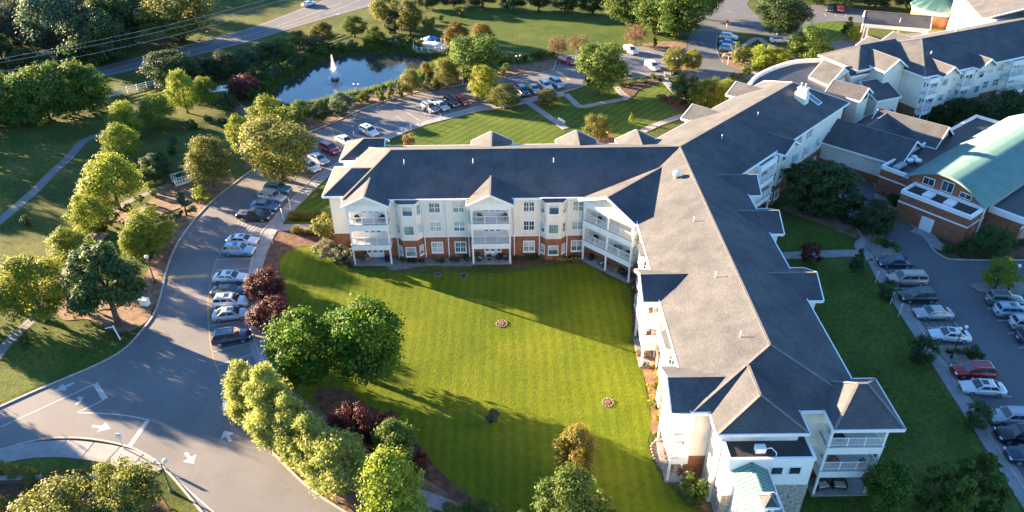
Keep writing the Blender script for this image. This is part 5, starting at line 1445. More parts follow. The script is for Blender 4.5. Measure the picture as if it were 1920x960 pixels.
fill(8, [(1500, 395), (1550, 405), (1620, 430)], 'bush', 1.8, ['dark'], 'bed_shrub', 'dark shrub under the evergreens of the upper wing', 'shrub', 'shrubs under the evergreens', (6, 3))
fill(5, [(215, 325), (270, 330), (310, 325)], 'bush', 2.4, ['mid', 'lime'], 'understorey_shrub', 'leafy shrub beside the large willow-like lime tree', 'shrub', 'shrubs beside the willow-like tree', (14, 6))
fill(4, [(1395, 128), (1412, 133)], 'bush', .9, ['lime', 'olive'], 'bed_shrub', 'tiny shrub at the tip of the entry island', 'shrub', 'tiny shrubs at the entry island', (2, 1))
fill(10, [(1370, 150), (1400, 140), (1440, 128)], 'bush', 1.6, ['lime', 'gold', 'mid'], 'bed_shrub', 'low shrub between entry island and curved roof', 'shrub', 'low shrubs by the curved roof', (6, 4))

# ground cover: reeds round the pond, tufts in the rough grass
def tufts(name, label, cat, samples, h, w, mat, seed):
    r = random.Random(seed)
    vs, fs = [], []
    for (x, y, z) in samples:
        for k in range(3):
            a = r.uniform(0, 6.28); d = Vector((math.cos(a), math.sin(a), 0)); hh = h * r.uniform(.5, 1.3)
            lean = Vector((r.uniform(-.4, .4), r.uniform(-.4, .4), 0)) * hh
            b = Vector((x + r.uniform(-.2, .2), y + r.uniform(-.2, .2), z)); i = len(vs)
            vs += [b - d * w, b + d * w, b + lean + Vector((0, 0, hh))]
            fs.append((i, i + 1, i + 2))
    me = bpy.data.meshes.new(name)
    me.from_pydata([tuple(v) for v in vs], [], fs)
    me.materials.append(mat)
    return tag(link(name, me), label, cat, kind='stuff')
r_ = random.Random(5)
sam = []
for i, p in enumerate(pond):
    q = pond[(i + 1) % len(pond)]
    far = p.y > cen.y or p.x < cen.x - 18
    for k in range(70 if far else 22):
        b = p + (q - p) * r_.random()
        o = (b - cen).normalized() * r_.uniform(-.7, 3.2 if far else .9)
        sam.append((b.x + o.x, b.y + o.y, -.3 if o.dot(b - cen) < 0 else 0))
tufts('reeds', 'green reeds growing round the pond edge', 'reeds', sam, 1.1, .07, LM['mid'], 3)
# ------------------------------------------------------------------ vehicles
def car_paint(name, c, metal=.25):
    m, t, bs = nt(name)
    col, _ = noise_col(t, pm(c, .06), 1.2, coord='obj')
    t.links.new(col, bs.inputs['Base Color'])
    bs.inputs['Roughness'].default_value = .32
    bs.inputs['Metallic'].default_value = metal
    bs.inputs['Coat Weight'].default_value = .8
    bs.inputs['Coat Roughness'].default_value = .06
    return m
CP = {k: car_paint('car_paint_' + k, c) for k, c in dict(white=(.62, .62, .62), silver=(.36, .37, .39), black=(.014, .014, .016), navy=(.015, .03, .075), blue=(.05, .14, .30), teal=(.05, .17, .24),
      red=(.30, .012, .014), dkgreen=(.02, .04, .038), tan=(.36, .31, .25), grey=(.14, .15, .155), ltblue=(.24, .36, .46)).items()}
M['car_glass'] = glass('car_glass', (.02, .035, .045), .04)
M['tyre'] = basic('tyre', pm((.02, .02, .02), .1), 4, .85, coord='obj')
M['rim'] = basic('alloy_rim', pm((.45, .45, .47), .1), 4, .3, coord='obj', metal=.8)
M['lamp_w'] = basic('headlight', pm((.7, .72, .75), .05), 4, .1, coord='obj')
M['lamp_r'] = basic('taillight', pm((.35, .01, .01), .1), 4, .15, coord='obj')
def car_proto(kind):
    """meshes of one car, nose towards +x, wheels on z=0"""
    spec = dict(sedan=dict(L=4.75, W=1.82, H=1.45, hood=.92, deck=1.0, belt=.95, rb=-1.85, rt=-1.05, ft=.35, fb=1.15),
                suv=dict(L=4.7, W=1.88, H=1.70, hood=1.08, deck=1.12, belt=1.10, rb=-2.22, rt=-1.85, ft=.45, fb=1.12),
                van=dict(L=5.1, W=1.95, H=1.76, hood=1.05, deck=1.10, belt=1.08, rb=-2.44, rt=-2.2, ft=.75, fb=1.65),
                pickup=dict(L=5.6, W=1.95, H=1.85, hood=1.18, deck=1.12, belt=1.15, rb=-.75, rt=-.55, ft=.55, fb=1.15))[kind]
    L, W, H = spec['L'], spec['W'], spec['H']
    hl, hw = L / 2, W / 2
    st = []                                          # x, half width, top z, underside z
    prof = [(-1.0, .80, .62), (-.975, .88, .80), (-.93, .95, spec['deck'] * .97), (-.84, .99, spec['deck']), (-.6, 1.0, spec['belt']), (-.3, 1.0, spec['belt']), (0, 1.0, spec['belt']), (.25, 1.0, spec['belt'] * .99),
            (.48, .99, spec['hood'] * 1.0), (.70, .97, spec['hood'] * .95), (.86, .92, spec['hood'] * .88), (.95, .84, spec['hood'] * .76), (1.0, .70, spec['hood'] * .62)]
    b = MB()
    rings = []
    for x, w, zt in prof:
        w *= hw
        zu = .22 if abs(x) < .9 else .30
        rings.append([(x * hl, -w * .90, zu), (x * hl, -w, .42), (x * hl, -w * 1.0, zt * .72), (x * hl, -w * .93, zt * .95), (x * hl, -w * .72, zt), (x * hl, 0, zt + .025),
                      (x * hl, w * .72, zt), (x * hl, w * .93, zt * .95), (x * hl, w * 1.0, zt * .72), (x * hl, w, .42), (x * hl, w * .90, zu)])
    n = len(rings[0])
    vs = [p for r in rings for p in r]
    fs = [(i * n + k, (i + 1) * n + k, (i + 1) * n + (k + 1) % n, i * n + (k + 1) % n) for i in range(len(rings) - 1) for k in range(n)]
    fs += [list(range(n)), list(range(len(vs) - 1, len(vs) - n - 1, -1))]
    b.add(vs, fs, True)
    # cabin
    zb, wt, wb = spec['belt'] - .04, hw * .74, hw * .93
    rb, rt, ft, fb = spec['rb'], spec['rt'], spec['ft'], spec['fb']
    mid = (rt + ft) / 2
    cab = [(rb, -wb, zb), (fb, -wb, zb), (fb, wb, zb), (rb, wb, zb), (rt, -wt, H - .06), (ft, -wt, H - .06), (ft, wt, H - .06), (rt, wt, H - .06), (rt + .12, -wt * .8, H - .01), (ft - .15, -wt * .8, H - .01), (ft - .15, wt * .8, H - .01), (rt + .12, wt * .8, H - .01)]
    b.add(cab, [(0, 1, 5, 4), (1, 2, 6, 5), (2, 3, 7, 6), (3, 0, 4, 7), (4, 5, 9, 8), (5, 6, 10, 9), (6, 7, 11, 10), (7, 4, 8, 11), (8, 9, 10, 11)])
    for s in (-1, 1):
        b.box(fb - .42, fb - .28, s * (hw + .06) - .09, s * (hw + .06) + .09, spec['belt'] - .02, spec['belt'] + .13)
    for x in (-.30 * L, .295 * L):
        for s in (-1, 1):
            b.box(x - .36, x + .36, s * hw * .985 - .02, s * hw * .985 + .02, .28, .66)
    body = b.mesh('body', CP['white'])
    def lerp(a, c, t): return Vector(a) + (Vector(c) - Vector(a)) * t
    def pane(q, push):
        a, c, d, e = [Vector(p) for p in q]
        nrm = (c - a).cross(d - a).normalized() * push
        return MB().add([a + nrm, c + nrm, d + nrm, e + nrm, a, c, d, e], [(0, 1, 2, 3), (4, 5, 1, 0), (5, 6, 2, 1), (6, 7, 3, 2), (7, 4, 0, 3)])
    def sub(q, u0, u1, v0, v1):
        a, c, d, e = q
        return [lerp(lerp(a, c, u0), lerp(e, d, u0), v0), lerp(lerp(a, c, u1), lerp(e, d, u1), v0), lerp(lerp(a, c, u1), lerp(e, d, u1), v1), lerp(lerp(a, c, u0), lerp(e, d, u0), v1)]
    R_, L_ = [cab[i] for i in (0, 1, 5, 4)], [cab[i] for i in (2, 3, 7, 6)]
    wins = [pane(sub([cab[i] for i in (1, 2, 6, 5)], .05, .95, .12, .95), .012), pane(sub([cab[i] for i in (3, 0, 4, 7)], .08, .92, .30 if kind != 'sedan' else .12, .92), .012)]
    cuts = (.08, .46, .50, .90) if kind in ('sedan', 'pickup') else (.04, .34, .37, .66, .69, .93)
    for q, fl in ((R_, False), (L_, True)):
        for u0, u1 in zip(cuts[::2], cuts[1::2]):
            a0, a1 = (1 - u1, 1 - u0) if fl else (u0, u1)
            wins.append(pane(sub(q, a0, a1, .22, .88), .012))
    wins = [w.mesh('window', M['car_glass']) for w in wins]
    sun_r = MB().box(mid - .05, mid + .62, -wt * .55, wt * .55, H - .02, H + .003).mesh('sunroof', M['car_glass'])
    ty = MB(); ri = MB()
    def disc(mb, r, y0, y1, k=14):
        ring = [(r * math.cos(2 * math.pi * i / k), r * math.sin(2 * math.pi * i / k)) for i in range(k)]
        mb.add([(x, y0, z) for x, z in ring] + [(x, y1, z) for x, z in ring], [(i, (i + 1) % k, k + (i + 1) % k, k + i) for i in range(k)] + [list(range(k - 1, -1, -1)), list(range(k, 2 * k))])
    rw = .33 if kind == 'sedan' else .37
    disc(ty, rw, -.11, .11); disc(ri, rw * .66, -.125, .125)
    tr_ = MB()
    tr_.box(hl * .955, hl * 1.004, -hw * .52, hw * .52, .34, .56); tr_.box(-hl * 1.004, -hl * .96, -hw * .62, hw * .62, .32, .46)
    for s_ in (-1, 1):
        tr_.box(-.18 * L, .19 * L, s_ * hw * .99 - .025, s_ * hw * .99 + .025, .20, .32)
    trim = tr_.mesh('bumper_trim', M['dkgrey'])
    pl_ = MB().box(-hl * 1.012, -hl * 1.0, -.26, .26, .62, .76).mesh('number_plate', M['rail'])
    hn = MB()
    for s_ in (-1, 1):
        for fx in (.02, -.20):
            hn.box(fx * L - .09, fx * L + .09, s_ * (hw + .005) - .02, s_ * (hw + .005) + .02, spec['belt'] * .82, spec['belt'] * .82 + .035)
    hand = hn.mesh('door_handles', M['grey'])
    hd = MB().box(-.10, .10, -.17, .17, -.07, .07).mesh('headlight', M['lamp_w'])
    tl = MB().box(-.06, .06, -.15, .15, -.10, .10).mesh('taillight', M['lamp_r'])
    extra = None
    if kind == 'pickup':
        extra = MB().box(-hl + .15, rb - .12, -hw * .78, hw * .78, spec['deck'] - .02, spec['deck'] + .035).mesh('cargo_bed', M['dkgrey'])
    if kind in ('suv', 'van'):
        e = MB()
        for s in (-1, 1):
            e.bar((rt + .2, s * wt * .88, H + .03), (ft - .25, s * wt * .88, H + .03), .05, .05)
        extra = e
    return dict(body=body, wins=wins, sun=sun_r, tyre=ty.mesh('tyre', M['tyre']), rim=ri.mesh('rim', M['rim']), head=hd, tail=tl, spec=spec, rw=rw, extra=extra, kind=kind, trim=trim, plate=pl_, hand=hand)
CARS = {k: car_proto(k) for k in ('sedan', 'suv', 'van', 'pickup')}
RACK = {k: CARS[k]['extra'].mesh('roof_rail', M['grey']) for k in ('suv', 'van')}
def car(kind, rear, front, col, label, group='parked cars', sunroof=False, name=None):
    a, b = G(*rear), G(*front)
    c = (a + b) / 2
    d = b - a
    pr = CARS[kind]; sp = pr['spec']
    nm = name or {'sedan': 'parked_car', 'suv': 'parked_suv', 'van': 'parked_van', 'pickup': 'parked_pickup'}[kind]
    root = thing(nm, label, {'sedan': 'car', 'suv': 'suv', 'van': 'van', 'pickup': 'pickup'}[kind], (c.x, c.y, ROAD_Z), math.atan2(d.y, d.x), group)
    body = link('body', pr['body'], root)
    body.material_slots[0].link = 'OBJECT'; body.material_slots[0].material = CP[col]
    for w in pr['wins']:
        link('window', w, root)
    if sunroof: link('sunroof', pr['sun'], root)
    L, hw = sp['L'], sp['W'] / 2
    for x in (-.30 * L, .295 * L):
        for s in (-1, 1):
            t = link('wheel', pr['tyre'], root, (x, s * (hw - .10), pr['rw'])); link('rim', pr['rim'], t)
    for s in (-1, 1):
        link('headlight', pr['head'], root, (L / 2 * .945, s * hw * .70, sp['hood'] * .70))
        link('taillight', pr['tail'], root, (-L / 2 * .965, s * hw * .74, sp['deck'] * .82))
    link('bumper_trim', pr['trim'], root); link('number_plate', pr['plate'], root); link('door_handles', pr['hand'], root)
    if kind in RACK: link('roof_rail', RACK[kind], root)
    if kind == 'pickup': link('cargo_bed', pr['extra'], root)
    return root
LG = 'cars in the left bay row'
car('suv', (499, 357), (546, 363), 'teal', 'teal-blue estate car, topmost of the row below the bend tree', LG)
car('suv', (489, 372), (535, 380), 'silver', 'silver-blue car second from the top of the left bay row', LG)
car('sedan', (474, 389), (523, 395), 'blue', 'blue saloon between silver-blue car and black pickup', LG)
car('pickup', (450, 409), (507, 413), 'black', 'black pickup just above the hatched bay', LG)
car('sedan', (429, 456), (484, 458), 'white', 'white saloon with sunroof just below the hatched bay', LG, True)
car('suv', (423, 475), (477, 477), 'ltblue', 'pale blue crossover with sunroof below the white saloon', LG, True)
car('sedan', (405, 527), (462, 527), 'white', 'white saloon with sunroof level with the yellow speed bump', LG, True)
car('sedan', (401, 554), (461, 552), 'dkgreen', 'dark green saloon between two white cars', LG)
car('suv', (407, 574), (463, 572), 'white', 'white hatchback suv beside the upper red-leaved tree', LG, True)
car('sedan', (405, 599), (466, 593), 'silver', 'silver saloon beside the lower red-leaved tree', LG, True)
car('suv', (401, 645), (471, 634), 'navy', 'dark navy suv alone at the lower end of the left bay row', LG)
car('sedan', (442, 768), (480, 752), 'white', 'white car almost hidden beneath the feathery trees', LG)
UG = 'cars in the upper bay row'
car('sedan', (566, 309), (599, 326), 'white', 'white saloon half hidden behind the bend tree, nearest the tree', UG)
car('sedan', (583, 296), (614, 312), 'silver', 'silver saloon between the bend tree and the red suv', UG)
car('suv', (602, 277), (636, 293), 'red', 'dark red suv beside the far left pavilion', UG)
car('sedan', (633, 262), (664, 277), 'white', 'white saloon partly behind the far left pavilion roof', UG)
car('suv', (676, 244), (709, 260), 'white', 'white suv with sunroof above the left wing roof', UG, True)
car('suv', (792, 199), (822, 216), 'grey', 'dark grey suv, leftmost of the four cars by the front lawn', UG)
car('sedan', (813, 195), (842, 212), 'silver', 'silver saloon, second of the four cars by the front lawn', UG)
car('suv', (833, 188), (861, 206), 'black', 'black suv, third of the four cars by the front lawn', UG)
car('sedan', (854, 185), (881, 202), 'red', 'red and white car, rightmost of the four by the front lawn', UG)
FG = 'cars beside the front lawn trees'
car('suv', (972, 168), (988, 184), 'navy', 'dark blue car behind the olive island tree', FG)
car('sedan', (993, 163), (1010, 180), 'tan', 'tan car right of the dark blue car at the lawn corner', FG)
car('suv', (1012, 158), (1034, 175), 'white', 'white suv second from the right at the lawn corner', FG)
car('suv', (1031, 153), (1056, 170), 'ltblue', 'pale blue suv at the right end of the lawn corner row', FG)
car('suv', (1048, 114), (1077, 124), 'red', 'bright red suv parked on the field side of the drive', FG)
car('suv', (1168, 92), (1196, 107), 'white', 'white suv at the top of the upper car park', FG)
car('suv', (1208, 121), (1238, 138), 'white', 'white suv nearest the turning island', FG)
car('sedan', (1150, 130), (1184, 147), 'white', 'white car half hidden behind the tall lawn tree', FG)
EG = 'cars at the entry'
car('suv', (1347, 72), (1384, 76), 'white', 'white suv at the head of the entry row', EG)
car('sedan', (1348, 83), (1382, 87), 'blue', 'blue car squeezed between two suvs at the entry', EG)
car('suv', (1350, 94), (1382, 98), 'ltblue', 'pale blue suv beside the grey-olive shrub at the entry', EG)
car('sedan', (1356, 108), (1390, 113), 'tan', 'pale tan car behind the red entry sign', EG)
car('suv', (1444, 80), (1477, 80), 'white', 'white suv alone beside the dark entry tree', EG)
car('sedan', (1557, 28), (1552, 12), 'black', 'black car in the shaded bays at the top edge', EG)
car('sedan', (1577, 29), (1574, 13), 'red', 'dark red car in the shaded bays at the top edge', EG)
car('sedan', (566, 15), (593, 7), 'white', 'white car driving on the highway', None, name='driving_car')
RG = 'cars in the right car park'
car('sedan', (1707, 499), (1645, 498), 'navy', 'navy saloon at the top of the right car park', RG)
car('van', (1731, 531), (1666, 530), 'tan', 'pale tan estate van second in the right car park', RG)
car('suv', (1752, 563), (1685, 563), 'dkgreen', 'dark green suv third in the right car park', RG)
car('sedan', (1782, 594), (1713, 594), 'silver', 'silver saloon fourth in the right car park', RG)
car('sedan', (1814, 638), (1742, 633), 'white', 'white saloon with sunroof beside the gravel island lamp', RG, True)
car('suv', (1858, 705), (1785, 702), 'red', 'red suv just below the gravel island', RG)
car('sedan', (1878, 737), (1800, 732), 'white', 'white saloon with spoiler below the red suv', RG, True)
car('suv', (1934, 792), (1851, 789), 'silver', 'silver suv at the right edge above the black suv', RG)
car('suv', (1948, 826), (1868, 822), 'black', 'black suv at the right edge', RG)
car('suv', (1968, 866), (1888, 860), 'navy', 'dark blue suv lowest at the right edge', RG)
OG = 'cars by the gravel strip'
car('suv', (1848, 568), (1915, 571), 'grey', 'grey suv below the young round tree', OG)
car('suv', (1862, 590), (1932, 593), 'ltblue', 'pale blue suv second below the young round tree', OG, True)
car('suv', (1893, 614), (1962, 617), 'silver', 'silver suv third below the young round tree', OG)
car('suv', (1906, 640), (1976, 643), 'navy', 'navy suv lowest below the young round tree', OG)
car('van', (1568, 322), (1592, 346), 'black', 'dark van under the evergreens on the service drive', None)

# ------------------------------------------------------------------ lamps, signs, posts
def lamp(px_base, ytop, label, globes=1, arm=.45, col='black', gr=.22):
    b = G(*px_base)
    h = max(2.2, height_at(px_base[0], ytop, b.y))
    root = thing('lamp_post', label, 'lamp post', (b.x, b.y, 0), rnd.uniform(-.4, .4), 'lamp posts')
    MB().lathe([(.20, 0), (.20, .12), (.13, .35), (.09, .6)], n=10).build('base', M[col], root)
    MB().tube([(0, 0, .3), (0, 0, h - .45)], [.075, .055]).build('pole', M[col], root)
    gm = MB().lathe([(.06, -gr), (gr * .8, -gr * .6), (gr, 0), (gr * .8, gr * .62), (.05, gr * .98)], n=12).mesh('globe', M['globe'])
    xs = [0] if globes == 1 else [-arm, arm]
    if globes > 1:
        MB().tube([(-arm, 0, h - .45), (-arm * .6, 0, h - .62), (arm * .6, 0, h - .62), (arm, 0, h - .45)], .04).build('arm', M[col], root)
    for x in xs:
        link('globe', gm, root, (x, 0, h - .22))
    return root
lamp((291, 531), 479, 'tall dark lamp post on the verge right of the dark pine', 1, gr=.3)
lamp((322, 922), 862, 'twin-globe teal lamp post at the lower left pavement', 2, col='green_metal', gr=.26)
lamp((672, 190), 156, 'twin-globe lamp post on the near pond bank', 2)
lamp((972, 140), 103, 'twin-globe lamp post at the near edge of the far field', 2)
lamp((1783, 672), 612, 'twin-globe lamp post in the right car park gravel island', 2)
lamp((1890, 546), 496, 'single-globe lamp post at the right edge by the young tree', 1, gr=.28)
lamp((456, 306), 270, 'twin-globe lamp post between footbridge and bend tree', 2)
lamp((1137, 266), 246, 'low white-topped lamp in the mulch bed behind the left wing', 1)
lamp((1262, 140), 108, 'twin-globe lamp post at the turning island', 2)
def sign_post(px_base, ytop, label, plate=None, w=.3, h=.45, mat='white', group='sign posts', post='white', name='sign_post', face=0):
    b = G(*px_base)
    H = min(3.2, max(1.0, height_at(px_base[0], ytop, b.y)))
    root = thing(name, label, 'sign', (b.x, b.y, 0), face, group)
    MB().box(-.04, .04, -.04, .04, 0, H).build('post', M[post], root)
    if plate:
        MB().box(-w / 2, w / 2, -.07, -.041, H - h, H + .02).build('sign_plate', M[plate], root)
    return root
SG = 'white bay sign posts'
for i, (p, t) in enumerate((((545, 393), 371), ((531, 412), 391), ((511, 457), 436))):
    sign_post(p, t, ORD[i] + ' white bay sign post from the top beside the left bay row pavement', 'white', group=SG, face=-.9)
for i, (p, t) in enumerate((((754, 254), 240), ((771, 245), 232), ((789, 238), 226), ((807, 230), 219), ((826, 225), 214), ((664, 256), 246))):
    sign_post(p, t, ORD[i] + ' small white marker post along the front lawn edge', 'white', .22, .5, group='white marker posts', name='marker_post')
for i, (p, t) in enumerate((((1641, 530), 509), ((1669, 571), 547), ((1684, 594), 570), ((1722, 650), 625))):
    sign_post(p, t, ORD[i] + ' white bay sign post from the top along the right pavement', 'white', group='right bay sign posts', face=.9)
sign_post((233, 842), 812, 'pale blue sign on a white post beside the stop bar', 'white', .55, .7, name='street_sign')
sign_post((1362, 52), 38, 'white post with a red stop sign on the entry road', 'red_sign', .7, .7, name='stop_sign')
sign_post((1364, 122), 100, 'white post with a red sign at the entry island tip', 'red_sign', .6, .6, name='stop_sign')
sign_post((1385, 42), 30, 'bare white post left of the large dark entry tree', None, name='marker_post')
sign_post((1345, 18), -2, 'white post at the top right of the far field', 'white', .4, .6, name='marker_post')
sign_post((1576, 18), 2, 'white post above the dark red car', 'white', .3, .5, name='marker_post')
sign_post((868, 158), 138, 'white marker post on the pond side of the upper drive', 'white', .3, .8, name='marker_post')
sign_post((1080, 108), 92, 'white marker post beside the sparse trees', 'white', .3, .6, name='marker_post')
sign_post((1198, 85), 75, 'white marker post above the upper car park', 'white', .3, .6, name='marker_post')
sign_post((1256, 136), 117, 'dark blue sign on a post beside the turning island', 'blue_sign', .7, .9, post='dkgrey', name='street_sign')
sign_post((1090, 248), 233, 'dark green sign post in the front lawn behind the ridge', 'green_metal', .35, .8, post='green_metal', name='marker_post')
sign_post((186, 114), 106, 'small white marker on the far highway verge', 'white', .3, .5, name='marker_post')
b = G(226, 637)
root = thing('gate_post', 'leaning white T-shaped post on the verge above the road fork', 'post', (b.x, b.y, 0), .3)
MB().bar((0, 0, 0), (-.35, .3, 2.1), .14).build('post', M['white'], root)
MB().bar((-.35, .3, 1.95), (-1.3, .3, 1.9), .1).build('arm', M['white'], root)
b = G(273, 572)
root = thing('utility_box', 'pale grey utility box on the verge right of the pine', 'utility box', (b.x, b.y, 0), -.25)
MB().box(-.55, .55, -.35, .35, .12, 1.0).build('cabinet', M['white'], root)
MB().box(-.65, .65, -.45, .45, -.02, .119).build('plinth', M['concrete'], root)
MB().box(-.6, .6, -.4, .4, 1.001, 1.06).build('lid', M['rail'], root)

# ------------------------------------------------------------------ pond furniture
b = G(628, 147)
root = thing('pond_fountain', 'white fountain jet spraying up from the pond', 'fountain', (b.x, b.y, -.32))
def spray(name, count, seed, fn, size, mat):
    r = random.Random(seed); vs, fs = [], []
    for _ in range(count):
        p, d = fn(r)
        s = size * r.uniform(.5, 1.3)
        u = Vector((r.uniform(-1, 1), r.uniform(-1, 1), r.uniform(-1, 1))).normalized(); w = u.cross(Vector((.3, .5, .8))).normalized()
        k = len(vs); vs += [p - u * s, p + w * s * .7, p + d * s * 2.2, p - w * s * .7]; fs += [(k, k + 1, k + 2), (k, k + 2, k + 3)]
    me = bpy.data.meshes.new(name); me.from_pydata([tuple(v) for v in vs], [], fs); me.materials.append(mat)
    return me
wm, t, bs = nt('fountain_water')
c, _ = noise_col(t, [(.75, .78, .82), (.9, .92, .95)], 3, coord='obj'); t.links.new(c, bs.inputs['Base Color']); bs.inputs['Roughness'].default_value = .2
tr = node(t, 'BsdfTranslucent'); tr.inputs['Color'].default_value = (.85, .88, .92, 1); mx = node(t, 'MixShader'); mx.inputs[0].default_value = .5
t.links.new(bs.outputs[0], mx.inputs[1]); t.links.new(tr.outputs[0], mx.inputs[2]); t.links.new(mx.outputs[0], t.nodes['Material Output'].inputs['Surface'])
def jet(r):
    z = r.random() ** .9 * 5.8; w = .14 + (1 - z / 5.8) ** 1.5 * 1.7
    a = r.uniform(0, 6.28); q = abs(r.gauss(0, .45)) * w
    return Vector((q * math.cos(a), q * math.sin(a), z)), Vector((0, 0, 1))
link('jet', spray('jet', 4200, 4, jet, .045, wm), root)['kind'] = 'stuff'
def arcs(r):
    k = r.randrange(9); a = k * 6.283 / 9 + r.gauss(0, .035); u = r.random(); d = u * 2.6
    return Vector((d * math.cos(a), d * math.sin(a), 1.1 * math.sin(math.pi * u) + .05)), Vector((math.cos(a), math.sin(a), .2))
link('side_jets', spray('side_jets', 700, 6, arcs, .06, wm), root)['kind'] = 'stuff'
MB().lathe([(.9, .1), (1.0, .2), (.9, .35), (.2, .4)], n=14).build('float', M['dkgrey'], root)

b = G(807, 92)
root = thing('round_deck', 'round pond deck with white railing posts', 'deck', (b.x, b.y, 0))
MB().lathe([(4.4, .25), (4.4, .55)], n=28).build('deck_floor', M['deck'], root)
MB().lathe([(4.5, .2), (4.5, .5), (4.42, .5)], n=28).build('rim', M['white'], root)
pmesh = MB().box(-.09, .09, -.09, .09, .55, 1.75).mesh('railing_post', M['white'])
pts = []
for i in range(15):
    a = 2 * math.pi * i / 15 + .1
    link('railing_post', pmesh, root, (4.25 * math.cos(a), 4.25 * math.sin(a), 0), a)
    pts.append(Vector((4.25 * math.cos(a), 4.25 * math.sin(a), 1.55)))
for i in range(15):
    if i not in (3, 4):
        MB().bar(pts[i], pts[(i + 1) % 15], .04).build('rail', M['white'], root)
root = thing('parasol', 'blue and white parasol standing on the round pond deck', 'parasol', (b.x, b.y + .6, .55), .3)
MB().tube([(0, 0, 0), (0, 0, 2.5)], .04).build('pole', M['white'], root)
n = 8; rg = [(1.9 * math.cos(2 * math.pi * i / n), 1.9 * math.sin(2 * math.pi * i / n), 1.95) for i in range(n)]
for i in range(n):
    MB().add([rg[i], rg[(i + 1) % n], (0, 0, 2.65)], [(0, 1, 2)]).build('canopy_panel', M['white'] if i == 4 else M['blue_cloth'], root)
root = thing('deck_table', 'low white table under the parasol on the pond deck', 'table', (b.x, b.y - .3, .55))
MB().box(-.9, .9, -.45, .45, .65, .72).build('top', M['white'], root)
for x in (-.7, .7):
    MB().box(x - .06, x + .06, -.35, .35, 0, .65).build('leg', M['white'], root)

def footbridge(a, b_, label, w=1.6, h=1.1, n=12):
    A, B_ = G(*a), G(*b_)
    L = (B_ - A).length
    root = thing('footbridge', label, 'bridge', ((A.x + B_.x) / 2, (A.y + B_.y) / 2, 0), math.atan2(B_.y - A.y, B_.x - A.x), 'white footbridges')
    k = int(L / .3)
    pl = MB().box(-.13, .13, -w / 2, w / 2, .34, .42).mesh('plank', M['deck'])
    for i in range(k):
        link('plank', pl, root, (-L / 2 + L * (i + .5) / k, 0, 0))
    po = MB().box(-.06, .06, -.06, .06, .1, h + .45).mesh('post', M['white'])
    for s in (-1, 1):
        y = s * w / 2
        MB().box(-L / 2, L / 2, y - .07, y + .07, .1, .335).build('beam', M['white'], root)
        for i in range(n + 1):
            link('post', po, root, (-L / 2 + L * i / n, y, 0))
        for z in (h + .35, h * .62 + .2):
            MB().box(-L / 2, L / 2, y - .09, y - .061, z, z + .1).build('rail', M['white'], root)
footbridge((327, 346), (380, 331), 'white-railed footbridge beside the rounded olive tree', 2.0)
footbridge((472, 212), (498, 224), 'small white-railed bridge at the end of the brick path', 1.8, 1.0, 8)
b = G(415, 188)
root = thing('garden_shelter', 'small white slatted shelter at the head of the brick path', 'shelter', (b.x, b.y, 0), .35)
for x in (-1.5, 1.5):
    for y in (-1.2, 1.2):
        MB().box(x - .09, x + .09, y - .09, y + .09, 0, 2.5).build('post', M['white'], root)
for i in range(9):
    MB().box(-2.0, 2.0, -1.5 + i * .36, -1.3 + i * .36, 2.56, 2.66).build('roof_slat', M['white'], root)
for y in (-1.2, 1.2):
    MB().box(-1.9, 1.9, y - .07, y + .07, 2.4, 2.559).build('beam', M['white'], root)
def fence(a, b_, label, n):
    A, B_ = G(*a), G(*b_); L = (B_ - A).length
    root = thing('rail_fence', label, 'fence', (A.x, A.y, 0), math.atan2(B_.y - A.y, B_.x - A.x), 'white rail fences')
    po = MB().box(-.09, .09, -.09, .09, 0, 1.45).mesh('post', M['white'])
    ra = MB().box(.09, L / n - .09, -.035, .035, 0, .16).mesh('rail', M['white'])
    for i in range(n + 1):
        link('post', po, root, (L * i / n, 0, 0))
    for i in range(n):
        for z in (.3, .72, 1.14):
            link('rail', ra, root, (L * i / n, 0, z))
fence((205, 184), (293, 160), 'white rail fence below the highway left of the pond', 5)
fence((562, 85), (626, 62), 'white rail fence beyond the far pond bank', 5)
# overhead cables
for i, (a, c) in enumerate((((-60, 121), (560, -18)), ((-60, 128), (560, -8)), ((-60, 146), (560, 2)))):
    z0 = 9.5 - i * .5
    A, B_ = G(*a, z0), G(*c, z0)
    pts = [A + (B_ - A) * t / 12 - Vector((0, 0, 1.2 * math.sin(math.pi * t / 12))) for t in range(13)]
    o = MB().tube([p - A for p in pts], .045, 5).build('power_cable', M['grey'], None, A)
    tag(o, ('highest', 'middle', 'lowest')[i] + ' overhead cable strung across the upper left wood', 'cable', 'overhead cables')

# ------------------------------------------------------------------ benches, flag, stone rings
def bench(px, ang, label):
    b = G(*px)
    root = thing('park_bench', label, 'bench', (b.x, b.y, .02), ang, 'white benches')
    for i in range(3):
        MB().box(-.85, .85, -.25 + i * .17, -.11 + i * .17, .43, .47).build('seat_slat', M['white'], root)
    for i in range(3):
        MB().box(-.85, .85, .26, .30, .55 + i * .15, .66 + i * .15).build('back_slat', M['white'], root)
    for x in (-.75, .75):
        MB().box(x - .04, x + .04, -.25, -.17, 0, .43).build('leg', M['white'], root); MB().box(x - .04, x + .04, .20, .259, 0, .98).build('leg', M['white'], root)
        MB().box(x - .04, x + .04, -.27, .2, .62, .67).build('armrest', M['white'], root)
bench((1053, 230), R(125), 'white bench beside the front lawn path')
bench((1240, 144), R(160), 'left one of two white benches below the turning island')
bench((1251, 142), R(160), 'right one of two white benches below the turning island')
b = G(1676, 82)
root = thing('flagpole', 'leaning flagpole with red and white flag before the entrance canopy', 'flag', (b.x, b.y, 0))
MB().tube([(0, 0, 0), (0, 0, 6.5)], [.07, .04]).build('pole', M['white'], root)
fl = MB()
